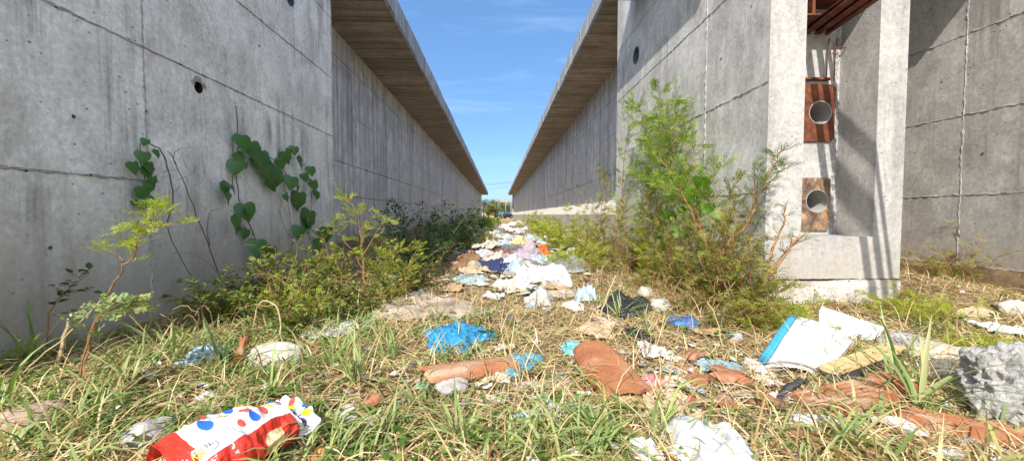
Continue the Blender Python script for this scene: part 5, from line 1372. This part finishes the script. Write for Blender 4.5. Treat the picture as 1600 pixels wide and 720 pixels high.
tile(1196, 634, .2, .10, .12, .10, .03, 'round terracotta fragment left of the black strap', 7, ragged=.4, cat='tile shard', name='tile_shard', mat=M_clay_d)
tile(1132, 632, -.6, .10, .10, .07, .015, 'thin terracotta sliver in the straw', 8, ragged=.4, cat='tile shard', name='tile_shard', mat=M_clay_d)
tile(376, 574, .35, .20, .07, .05, .04, 'orange tile piece standing beside the pale flat stone', 9, ragged=.3, cat='tile shard', name='tile_shard', pitch=.5)
tile(572, 648, -.8, .12, .06, .06, .03, 'small orange tile piece in the grass, left of centre', 10, ragged=.4, cat='tile shard', name='tile_shard', pitch=.3)
tile(1250, 690, -.3, .10, .10, .10, .02, 'orange fragment under the long torn paper', 11, ragged=.4, cat='tile shard', name='tile_shard')
tile(930, 560, 1.3, .06, .16, .14, .02, 'terracotta sliver touching the back of the roof tile', 12, ragged=.3, cat='tile shard', name='tile_shard', mat=M_clay_d)
tile(452, 590, .2, .07, .06, .05, .02, 'tiny orange tile crumb in the left grass', 13, ragged=.4, cat='tile shard', name='tile_shard')

def hollow_brick(px, py, yaw, L, W, Hh, label, seed, roll=0.0):
    """piece of ribbed hollow brick, broken at one end"""
    c = G(px, py); t_ = None; m = MB(); ribs = 6; nv = 16
    prof = []
    for i in range(ribs * 4 + 1):
        s = i / (ribs * 4); gq = .0055 if i % 4 in (2,) else 0.0
        prof.append((W * (s - .5), Hh - gq))
    prof = [(-W * .5, 0)] + prof + [(W * .5, 0)]
    k = len(prof)
    for j in range(nv + 1):
        t = j / nv
        for i, (x, z) in enumerate(prof):
            y = L * (t - .5)
            if t > .5: y += .25 * L * noise.noise(Vector((i * .33, seed, 0))) * (t - .5) * 2
            z2 = z + .002 * noise.noise(Vector((x * 30, y * 30, seed)))
            xr = x * math.cos(roll) - z2 * math.sin(roll); zr_ = x * math.sin(roll) + z2 * math.cos(roll)
            m.v.append((c.x + xr * math.cos(yaw) - y * math.sin(yaw), c.y + xr * math.sin(yaw) + y * math.cos(yaw), gh(c.x, c.y) + .005 + zr_ + abs(math.sin(roll)) * W * .5))
    for j in range(nv):
        for i in range(k - 1):
            a = j * k + i; m.f.append((a, a + k, a + k + 1, a + 1)); m.m.append(0)
        a = j * k; m.f.append((a + k - 1, a + 2 * k - 1, a + k, a)); m.m.append(0)
    m.f.append(tuple(range(k))); m.m.append(0); m.f.append(tuple(reversed(range(nv * k, nv * k + k)))); m.m.append(0)
    o = m.build('hollow_brick', [M_clay_t], None, False, loc=Vector((c.x, c.y, gh(c.x, c.y)))); tag(o, label, 'brick'); return o
hollow_brick(1318, 632, -1.25, .40, .20, .035, 'broken ribbed terracotta brick in front of the tan board', 1, .12)
hollow_brick(1532, 688, 1.0, .46, .13, .05, 'long ribbed orange brick half buried at bottom right', 2, -.1)
hollow_brick(1392, 612, .3, .16, .12, .04, 'end piece of ribbed brick behind the big grass tuft', 3, .2)

# --- white panels with a blue edge, tan board, strap
def slab(name, label, cat, pts, up, mat, edge=None, th=.008, curl=0.0, nn=10, seed=0):
    """four cornered board through points on or above the ground; curl bends it"""
    a, b, c, d = [Vector(p) for p in pts]; m = MB(); nrm = (b - a).cross(d - a).normalized()
    if nrm.z < 0: nrm = -nrm
    for lay in (0, 1):
        for j in range(nn + 1):
            for i in range(nn + 1):
                u, v = i / nn, j / nn
                p = a.lerp(b, u).lerp(d.lerp(c, u), v)
                p = p + nrm * (curl * (math.sin(math.pi * u) * (1 - .4 * v)) - lay * th + .006 * noise.noise(Vector((u * 3 + seed, v * 3, 0))))
                m.v.append(tuple(p))
    N = (nn + 1) ** 2
    for j in range(nn):
        for i in range(nn):
            q = j * (nn + 1) + i; m.f += [(q, q + 1, q + nn + 2, q + nn + 1), (N + q, N + q + nn + 1, N + q + nn + 2, N + q + 1)]; m.m += [0, 0]
    for k in range(nn):
        for (p_, q_) in ((k, k + 1), (nn * (nn + 1) + k, nn * (nn + 1) + k + 1), (k * (nn + 1), (k + 1) * (nn + 1)), (k * (nn + 1) + nn, (k + 1) * (nn + 1) + nn)):
            m.f.append((p_, q_, N + q_, N + p_)); m.m.append(0)
    return m
M_board = simple('glossy_white_board', (.80, .79, .82), .35, .04, 4, .05, .5)
M_blueb = simple('teal_blue_board', (.04, .30, .45), .45, .15, 30, .1, .5)
M_greyb = simple('grey_board_edge', (.62, .60, .62), .6, .1, 10, .1)
M_tanb = simple('tan_foam', (.55, .38, .18), .8, .15, 20, .2)
M_sole = simple('dark_foam_side', (.06, .055, .06), .8, .2, 20, .2)
base = G(1262, 585)
tp = thing('white_panel', base, 'large curved glossy white panel with a teal blue edge strip, lying on the rubble', 'panel')
A = PY(1196, 570, 2.08); B = PY(1288, 590, 1.99); C = PY(1334, 532, 2.34); D = PY(1246, 494, 2.62)
for v_ in (A, B): v_.z = max(v_.z, gh(v_.x, v_.y) + .015)
q = slab('panel', '', '', (A, B, C, D), None, None, th=.028, curl=.045, nn=16); q.build('panel', [M_board], tp, True)
A2 = A + (A - B) * .06; D2 = D + (D - C) * .26; dz = Vector((0, 0, .004))
A3 = PY(1184, 562, 2.13); D3 = PY(1234, 491, 2.65); A3.z = max(A3.z, gh(A3.x, A3.y) + .01)
q = slab('edge', '', '', (A3 + dz, A + dz, D + dz, D3 + dz), None, None, th=.028, curl=.010, nn=8); q.build('edge_strip', [M_blueb], tp, True)
base = G(1330, 560)
tp = thing('white_panel', base, 'second white panel with a grey raised rim, standing behind the blue edged one', 'panel')
A = PY(1280, 540, 2.52); B = PY(1370, 556, 2.38); C = PY(1376, 520, 2.52); D = PY(1280, 486, 2.80)
q = slab('p', '', '', (A, B, C, D), None, None, th=.035, curl=.012, nn=10, seed=4); q.build('panel', [M_board], tp, True)
E = PY(1284, 478, 2.84); Fp = PY(1382, 511, 2.56)
q = slab('p', '', '', (D, C, Fp, E), None, None, th=.03, curl=.0, nn=6, seed=5); q.build('rim', [M_greyb], tp, False)
base = G(1345, 596)
tp = thing('foam_insole_board', base, 'long tan topped board with dark sides in front of the white panels', 'board')
# outline: rounded left end, straight right end
m = MB(); out = []
axis_a = PY(1290, 578, 1.94); axis_b = PY(1402, 550, 2.20)
for v_ in (axis_a, axis_b): v_.z = max(v_.z, gh(v_.x, v_.y) + .06)
ad = (axis_b - axis_a); al = ad.length; ad.normalize(); an_ = Vector((-ad.y, ad.x, 0)).normalized()
for k in range(17):
    t = math.pi / 2 + math.pi * k / 16; out.append(axis_a + ad * (.05 + .055 * math.cos(t)) - an_ * .055 * math.sin(t) * -1)
out = out + [axis_b - an_ * .055, axis_b + an_ * .055]
n = len(out)
top = [p + Vector((0, 0, .0)) for p in out]; bot = [p - Vector((0, 0, .055)) for p in out]
mt_ = MB(); mt_.poly([tuple(p) for p in top]); mt_.add([tuple(p) for p in top] + [tuple(p - Vector((0, 0, .008))) for p in out], [(i, (i + 1) % n, n + (i + 1) % n, n + i) for i in range(n)])
mt_.build('top_layer', [M_tanb], tp)
ms_ = MB(); cen = sum(out, Vector()) / n
ins = [cen + (p - cen) * .985 for p in out]
ms_.add([tuple(p - Vector((0, 0, .009))) for p in ins] + [tuple(p - Vector((0, 0, .06))) for p in ins], [(i, (i + 1) % n, n + (i + 1) % n, n + i) for i in range(n)]); ms_.poly([tuple(p - Vector((0, 0, .06))) for p in ins])
ms_.build('dark_core', [M_sole], tp)
b = G(1225, 640); m = MB(); pts = [G(1219, 640, .01), G(1224, 615, .03), G(1240, 600, .05), G(1262, 592, .04)]
pts = wob(pts, .004, R, 5)
for i in range(len(pts) - 1):
    a, c_ = pts[i], pts[i + 1]; s = (c_ - a).cross(Vector((0, 0, 1))).normalized() * .016; u = Vector((0, 0, .006))
    m.add([tuple(a - s), tuple(a + s), tuple(c_ + s), tuple(c_ - s), tuple(a - s + u), tuple(a + s + u), tuple(c_ + s + u), tuple(c_ - s + u)], [(0,3,2,1),(4,5,6,7),(0,1,5,4),(1,2,6,5),(2,3,7,6),(3,0,4,7)])
o = m.build('black_strap', [simple('worn_black_rubber', (.06, .055, .06), .6, .3, 30, .4)], None, True, loc=b); tag(o, 'worn black strap curving down from the blue edged panel', 'strap')

# --- dotted bread bag at the bottom left
c0 = G(266, 772); c1 = G(452, 684)
bb = thing('bread_bag', (c0 + c1) / 2, 'red and white plastic bread bag with blue, yellow and red dots, bottom left', 'plastic bag')
AX = Vector((c1.x - c0.x, c1.y - c0.y, 0)); AX = AX.normalized(); LB = .42
NN = Vector((-AX.y, AX.x, 0)); O = Vector((c0.x, c0.y, 0)) - AX * .02 + NN * (.0)
def bagS(u, v, off=0.0):
    """u along the bag 0..1, v round it -1 (front foot) .. 1 (back foot)"""
    th = v * math.pi * .62
    r = .115 * (.75 + .35 * math.sin(math.pi * min(1, u * 1.1)) ** .7)
    if u > .86: r *= 1 + (u - .86) * 1.5
    fl = 1 - .35 * sstep(.82, .92, u) * (1 - sstep(.92, 1, u))
    hgt = .150 * (.55 + .5 * math.sin(math.pi * min(1, .12 + u * .8))) * fl
    q = Vector((u * 4, v * 2, 0))
    fo = 1 - 2 * abs(noise.noise(q * 1.3 + Vector((3, 1, 0)))); f2 = 1 - 2 * abs(noise.noise(Vector((u * 14, v * 3, 8))))
    am = .013 + .016 * sstep(.75, 1, u)
    rr = am * fo + am * .5 * f2
    p = O + AX * (u * LB) + NN * ((r + rr) * math.sin(th)) 
    z = hgt * (math.cos(th) * .5 + .5) + rr + off
    n_ = (NN * math.sin(th) + Vector((0, 0, max(.2, math.cos(th)))))
    p = p + n_ * off
    return Vector((p.x, p.y, gh(p.x, p.y) + .006 + max(0, z)))
def patch(name, uv, nu, nv, off, mat):
    m = MB()
    for j in range(nv + 1):
        for i in range(nu + 1):
            u, v = uv(i / nu, j / nv); m.v.append(tuple(bagS(u, v, off)))
    for j in range(nv):
        for i in range(nu):
            a = j * (nu + 1) + i; m.f.append((a, a + 1, a + nu + 2, a + nu + 1)); m.m.append(0)
    return m.build(name, [mat], bb, True)
B_white = fm('bag_white', (.80, .79, .80), .15, .3, bs=.3); B_red = fm('bag_red', (.66, .045, .025), .15, .22, var=.1, bs=.4)
B_tan = fm('bread_seen_through', (.62, .40, .22), .05, .3); B_blue = simple('print_blue', (.02, .11, .50), .35, .05, 30, .0, .5)
B_yel = simple('print_yellow', (.78, .62, .02), .35, .05, 30, .0, .5); B_redp = simple('print_red', (.66, .08, .05), .35, .05, 30, .0, .5)
B_wht = simple('print_white', (.8, .78, .78), .35, .05, 30, .0, .5); B_purp = simple('print_purple', (.10, .04, .22), .35, .05, 30, .0, .5)
# red front with a bread coloured panel, white dotted back, clear loose mouth
VS = -.58
patch('bag_front', lambda s, t: (s * .84, -1 + t * (1 + VS + .30 * s)), 60, 20, 0, B_red)
patch('bag_back', lambda s, t: (.14 + s * .86, (VS + .30 * (.14 + s * .86) / .84 * 1.0) + t * (1 - (VS + .30 * (.14 + s * .86) / .84))), 60, 26, 0, B_white)
patch('bag_bottom_end', lambda s, t: (s * .14, (VS + .30 * s * .14 / .84) + t * (1 - VS - .3 * s * .14 / .84)), 10, 20, 0, B_red)
patch('bag_mouth', lambda s, t: (.84 + s * .16, -1 + t * (1 + VS + .30)), 12, 20, 0, B_white)
patch('bread_panel', lambda s, t: (.52 + .13 * s + .05 * t, -1 + t * .48), 10, 14, .0022, B_tan)
# dots
def dot(u, v, ru, rv, mat, tilt=.5):
    m = MB(); n = 22
    def W(r, a):
        x = r * ru * math.cos(a); y = r * rv * math.sin(a); return bagS(u + x * math.cos(tilt) - y * .25 * math.sin(tilt), v + y + x * 2.5 * math.sin(tilt), .0025)
    m.v.append(tuple(W(0, 0)))
    for k in range(1, 5):
        for i in range(n): m.v.append(tuple(W(k / 4, 6.2832 * i / n)))
    for i in range(n): m.f.append((0, 1 + i, 1 + (i + 1) % n)); m.m.append(0)
    for k in range(3):
        for i in range(n): m.f.append((1 + k * n + i, 1 + (k + 1) * n + i, 1 + (k + 1) * n + (i + 1) % n, 1 + k * n + (i + 1) % n)); m.m.append(0)
    m.build('printed_dot', [mat], bb, True)
for u, v, ru, rv, mt in [(.40, .40, .034, .10, B_yel), (.47, .12, .024, .06, B_redp), (.56, .36, .030, .09, B_redp), (.58, .16, .030, .09, B_blue), (.68, .50, .024, .08, B_yel), (.68, .27, .026, .08, B_redp), (.75, .38, .026, .09, B_yel), (.83, .60, .02, .06, B_blue), (.80, .30, .018, .07, B_redp), (.86, .44, .026, .08, B_blue),
                         (.93, .30, .018, .08, B_yel), (.90, .18, .018, .07, B_purp), (.97, .40, .016, .07, B_redp), (.90, -.12, .024, .12, B_purp), (.95, -.02, .02, .09, B_yel), (.51, .62, .028, .08, B_blue), (.62, .66, .03, .08, B_yel), (.74, .70, .03, .08, B_redp), (.32, .62, .03, .08, B_redp), (.28, .34, .034, .12, B_blue), (.985, .1, .012, .05, B_blue), (.24, .66, .028, .08, B_yel)]:
    dot(u, v - .30, ru * 1.15, rv * 1.1, mt)
dot(.225, -.30, .045, .13, B_wht, .2)
def lettering(txt, u0, v0, su, mat, off=.0036, rot=0.0, sv=None):
    cu = bpy.data.curves.new('lettering', 'FONT'); cu.body = txt; cu.size = 1; cu.resolution_u = 3
    tmp = bpy.data.objects.new('lettering', cu); COL.objects.link(tmp)
    bpy.context.view_layer.update()
    me = bpy.data.meshes.new_from_object(tmp.evaluated_get(bpy.context.evaluated_depsgraph_get()))
    bpy.data.objects.remove(tmp)
    bm = bmesh.new(); bm.from_mesh(me); bmesh.ops.triangulate(bm, faces=bm.faces[:]); 
    bmesh.ops.subdivide_edges(bm, edges=bm.edges[:], cuts=1)
    m = MB(); sv = sv or su * 3.4
    m.v = []
    for v in bm.verts:
        x, y = v.co.x, v.co.y
        xr = x * math.cos(rot) - y * math.sin(rot); yr = x * math.sin(rot) + y * math.cos(rot)
        m.v.append(tuple(bagS(u0 + xr * su, v0 + yr * sv, off + .001)))
    for f in bm.faces: m.f.append(tuple(v.index for v in f.verts)); m.m.append(0)
    bm.free(); o = m.build('lettering', [mat], bb); return o
lettering('PAN', .185, -.40, .040, B_purp, rot=.15)
lettering('Ma', .035, -.50, .05, B_wht, rot=.2); lettering('NB', .11, -.50, .05, B_yel, rot=.25); lettering('NB', .11, -.68, .05, B_yel, rot=.25)

# --- small crumbs of litter scattered through the straw, too many to count
def crumbs(name, n, cols, seed, smin, smax, dens):
    R = random.Random(seed); m = MB()
    for (x, y, z) in scatter(n, (-2.6, 4.9, .95, 16), dens, seed, .006):
        s = R.uniform(smin, smax) * (1 if y < 4 else 1.6); k = R.randint(4, 7); a0 = R.uniform(0, 6); tx, ty = R.uniform(-.5, .5), R.uniform(-.5, .5); v = []
        h0 = R.uniform(0, .025)
        for i in range(k):
            a = a0 + 6.283 * i / k; r = s * R.uniform(.5, 1.1); dx, dy = r * math.cos(a), r * math.sin(a) * .8
            v.append((x + dx, y + dy, z + h0 + max(-.008, dx * tx + dy * ty) + R.uniform(0, .3) * s))
        v.append((x, y, z + h0 + s * R.uniform(-.1, .5))); 
        m.add(v, [(i, (i + 1) % k, k) for i in range(k)])
    o = m.build(name, [cols]); tag(o, kind='stuff'); return o
cm = leaf_mat('mixed_litter_crumbs', [(.62, .61, .59), (.46, .36, .25), (.55, .54, .55), (.36, .15, .08), (.20, .13, .08), (.66, .64, .64), (.22, .36, .42), (.34, .27, .19), (.12, .10, .09), (.5, .44, .36), (.14, .17, .09), (.30, .28, .26)], .1, .65)
hd = lambda x, y, px, py: min(1, .06 + 1.0 * blob(px, py, 815, 400, 80, 45) + .30 * blob(px, py, 980, 640, 220, 60) + .3 * blob(px, py, 1450, 600, 180, 70) + .30 * blob(px, py, 350, 640, 250, 60) + .2 * blob(px, py, 650, 620, 150, 60)+ .25 * blob(px, py, 1100, 590, 120, 40)+ .3*blob(px,py,700,450,80,20))
crumbs('litter_crumbs', 3600, cm, 9, .008, .03, hd)
m9 = crumbs('rubbish_scraps', 1100, cm, 19, .03, .085, lambda x, y, px, py: blob(px, py, 815, 395, 65, 50) + .05 * blob(px, py, 1000, 600, 400, 80))

# ---------------------------------------------------------------- beyond the passage
# car
cy_ = 78.0; cc = PY(787, 345, cy_); cc.z = gh(cc.x, cc.y)
car = thing('parked_car', cc, 'small dark blue car parked across the far end of the passage', 'car', rz=0)
mc = simple('dark_blue_car_paint', (.015, .025, .06), .25, .05, 3, 0, .6); mg = simple('car_glass', (.10, .16, .20), .08, .1, 2, 0, .8); mtq = simple('tyre_rubber', (.02, .02, .02), .8, .1)
def carpt(x, y, z): 
    a = .8; return (cc.x + x * math.cos(a) - y * math.sin(a), cc.y + x * math.sin(a) + y * math.cos(a), cc.z + z)
S = .95
def loft(secs, mat, name, par=car, smooth=True):
    m = MB(); k = len(secs[0])
    for s in secs: m.v += [carpt(p[0] * S, p[1] * S, p[2] * S) for p in s]
    for i in range(len(secs) - 1):
        for j in range(k): a = i * k + j; b_ = i * k + (j + 1) % k; m.f.append((a, b_, b_ + k, a + k)); m.m.append(0)
    m.f.append(tuple(reversed(range(k)))); m.f.append(tuple(range((len(secs) - 1) * k, len(secs) * k))); m.m += [0, 0]
    return m.build(name, [mat], par, False)
def sec(x, w, z0, z1): return [(x, -w, z0), (x, -w * 1.02, z0 + (z1 - z0) * .5), (x, -w * .93, z1), (x, w * .93, z1), (x, w * 1.02, z0 + (z1 - z0) * .5), (x, w, z0)]
body_ = loft([sec(-2.1, .72, .35, .62), sec(-1.9, .82, .25, .78), (sec(-1.0, .86, .22, .92)), sec(.9, .86, .22, .98), sec(1.7, .82, .25, .95), sec(2.0, .74, .32, .80)], mc, 'body')
loft([sec(-1.15, .80, .90, .93), sec(-.35, .72, .93, 1.42), sec(.9, .70, .95, 1.46), sec(1.65, .76, .93, .97)], mg, 'windows')
loft([sec(-.40, .66, 1.40, 1.45), sec(.2, .66, 1.42, 1.50), sec(.95, .64, 1.40, 1.48)], mc, 'roof')
for wx in (-1.35, 1.3):
    for wy in (-.84, .84):
        m = MB(); m.tube([carpt(wx * S, (wy - .1) * S, .32 * S), carpt(wx * S, (wy + .1) * S, .32 * S)], .33 * S, 18); wl = m.build('wheel', [mtq], car)
        m = MB(); m.tube([carpt(wx * S, (wy - .11) * S, .32 * S), carpt(wx * S, (wy + .11) * S, .32 * S)], .19 * S, 14); m.build('rim', [M_greyst], wl) if False else m.build('hubcap', [M_greyst], car)
for wy in (-.6, .6):
    m = MB(); a = carpt(-2.08 * S, wy * S, .62 * S); m.box((a[0] - .05, a[1] - .1, a[2] - .05), (a[0] + .05, a[1] + .1, a[2] + .05)); m.build('headlight', [M_pvc], car)
for wy in (-.7, .7):
    m = MB(); a = carpt(1.93 * S, wy * S, .80 * S); m.box((a[0] - .05, a[1] - .07, a[2] - .06), (a[0] + .05, a[1] + .07, a[2] + .06)); m.build('tail_light', [simple('red_lens', (.5, .02, .02), .3)], car)

# trees
def tree(name, label, x, y, h, r, seed, lm, group=None, nl=1500, ls=.35, trunk=.35, sq=.8):
    R = random.Random(seed); z0 = gh(x, y); t_ = thing(name, (x, y, z0), label, 'tree' if h > 3 else 'bush', group)
    m = MB(); top = Vector((x, y, z0 + h * .8)); m.tube(wob([Vector((x, y, z0 - .1)), Vector((x + .1, y, z0 + h * .4)), top], .05, R), [h * .03] * 5 + [h * .02] * 4, 6) if False else m.tube([Vector((x, y, z0 - .1)), Vector((x + .08 * h * R.uniform(-1, 1), y, z0 + h * .4)), top], [h * .035, h * .025, h * .008], 6)
    lobes = []
    for k in range(9):
        a = R.uniform(0, 6.283); rr = r * R.uniform(.2, .75); zz = z0 + h * (trunk + (1 - trunk) * R.uniform(.15, .85))
        c_ = Vector((x + rr * math.cos(a), y + rr * math.sin(a), zz)); lobes.append((c_, r * R.uniform(.35, .6)))
        m.tube([Vector((x, y, z0 + h * trunk * .8)), c_], [h * .014, h * .005], 4)
    m.build('trunk', [M_twig], t_)
    ml = MB()
    for i in range(nl):
        c_, lr = lobes[R.randrange(len(lobes))]
        d = Vector((R.gauss(0, 1), R.gauss(0, 1), R.gauss(0, 1))).normalized() * lr * R.uniform(.55, 1.08); p = c_ + Vector((d.x, d.y, d.z * sq))
        e1 = Vector((R.gauss(0, 1), R.gauss(0, 1), R.gauss(0, .6))).normalized() * ls * R.uniform(.6, 1.3); e2 = e1.orthogonal().normalized() * ls * .5
        ml.quad(tuple(p - e1 * .5), tuple(p + e2 * .5), tuple(p + e1 * .5), tuple(p - e2 * .5))
    ml.build('crown', [lm], t_); return t_
L_far = leaf_mat('far_tree_leaf', [(.05, .08, .03), (.08, .12, .05), (.10, .13, .06)], .2)
L_faro = leaf_mat('olive_bush_leaf', [(.14, .15, .04), (.22, .21, .06), (.12, .12, .04), (.30, .25, .09)], .3)
for i, (px, py, yy, h, r, lb, lm) in enumerate([(764, 336, 96, 4.0, 1.8, 'rounded olive bush just past the left wall end', L_faro), (776, 337, 100, 3.2, 1.9, 'smaller olive bush right of the rounded one', L_faro),
        (766, 334, 175, 7.5, 3.6, 'dark tree at left of the far tree line', L_far), (774, 334, 180, 7.0, 3.4, 'second dark tree of the far tree line', L_far), (781, 334, 178, 6.4, 3.0, 'third dark tree of the far tree line', L_far), (788, 334, 182, 6.0, 3.2, 'fourth dark tree of the far tree line', L_far), (795, 334, 180, 6.6, 3.2, 'dark tree at right of the far tree line', L_far), (804, 334, 176, 6.6, 3.2, 'dark tree hidden partly by the right wall end', L_far), (756, 334, 176, 7.6, 3.4, 'dark tree hidden partly by the left wall end', L_far)]):
    p = PY(px, py, yy); tree('olive_bush' if i < 2 else 'far_tree', lb, p.x, p.y, h, r, 200 + i, lm, 'bushes past the wall end' if i < 2 else 'trees of the far tree line', 900, .5, .12 if i < 2 else .2)
# far pale building, poles and wires
def at_ground(px, yy): p = PY(px, 336, yy); p.z = gh(p.x, p.y); return p
for i, (px, yy, w_, h_, lb) in enumerate([(789, 300, 7, 10.5, 'pale distant building above the tree line'), (776, 320, 9, 11.2, 'small grey distant building left of the pale one')]):
    p = at_ground(px, yy); t_ = thing('distant_building', p, lb, 'building', 'buildings on the skyline')
    m = MB(); m.box((p.x - w_ / 2, p.y, p.z - 1), (p.x + w_ / 2, p.y + 8, p.z + h_)); m.build('wall', [M_stone], t_)
    m = MB(); m.box((p.x - w_ / 2 - .4, p.y - .4, p.z + h_ + .003), (p.x + w_ / 2 + .4, p.y + 8.4, p.z + h_ + .5)); m.build('roof', [M_greyst], t_)
    for r_ in range(2):
        for c_ in range(3):
            m = MB(); xx = p.x - w_ * .35 + c_ * w_ * .35; zz = p.z + h_ - 2.6 - r_ * 3; m.box((xx - .6, p.y - .05, zz), (xx + .6, p.y + .1, zz + 1.4)); m.build('window', [M_dark], t_)
poles = [(798.5, 118, 275, 'tall pole with a crossarm beside the right wall end'), (790, 150, 283, 'thin lattice pole left of the tall pole')]
for i, (px, yy, ty, lb) in enumerate(poles):
    p = at_ground(px, yy); top = PY(px, ty, yy); t_ = thing('utility_pole', p, lb, 'utility pole', 'poles past the passage')
    m = MB(); m.tube([p, Vector((p.x, p.y, top.z))], [.12, .08], 8); m.build('pole', [M_greyst], t_)
    for k, dz_ in enumerate((.5, 3.4) if i == 0 else (1.0, 5.2, 8)):
        m = MB(); L_ = 1.1 - .25 * k; m.box((p.x - L_, p.y - .05, top.z - dz_), (p.x + L_, p.y + .05, top.z - dz_ + .1)); m.build('crossarm', [M_greyst], t_)
        for s in (-1, 1):
            m = MB(); m.tube([(p.x + s * L_ * .9, p.y, top.z - dz_ + .1), (p.x + s * L_ * .9, p.y, top.z - dz_ + .35)], .06, 6); m.build('insulator', [M_pvc], t_)
for i, (py, yy, sag, lb) in enumerate([(284, 118, 1.0, 'upper power line crossing the gap at the passage end'), (286, 121, 1.1, 'second power line just under the upper one'), (292, 150, 1.2, 'lowest power line crossing the gap at the passage end')]):
    a = PY(700, py + 3, yy); b_ = PY(800, py, yy); a = a + (a - b_) * .6; m = MB(); pts = []
    for k in range(25):
        t = k / 24; q = a.lerp(b_, t); q.z -= sag * 4 * t * (1 - t) * .5; pts.append(q)
    m.tube(pts, .035, 4); o = m.build('power_line', [M_dark], None, loc=b_); tag(o, lb, 'power line', 'power lines')
# low far ridge
m = MB(); n = 60
for j in range(4):
    for i in range(n + 1):
        x = -500 + 1000 * i / n; m.v.append((x, 600 + j * 60, -1 + (0, 9, 13, 2)[j] * (1 + .35 * noise.noise(Vector((x * .01, j, 0))))))
for j in range(3):
    for i in range(n): a = j * (n + 1) + i; m.f.append((a, a + 1, a + n + 2, a + n + 1)); m.m.append(0)
o = m.build('hill', [simple('far_scrub', (.12, .13, .08), 1, .3, .05, .0)], None, True); tag(o, kind='structure')
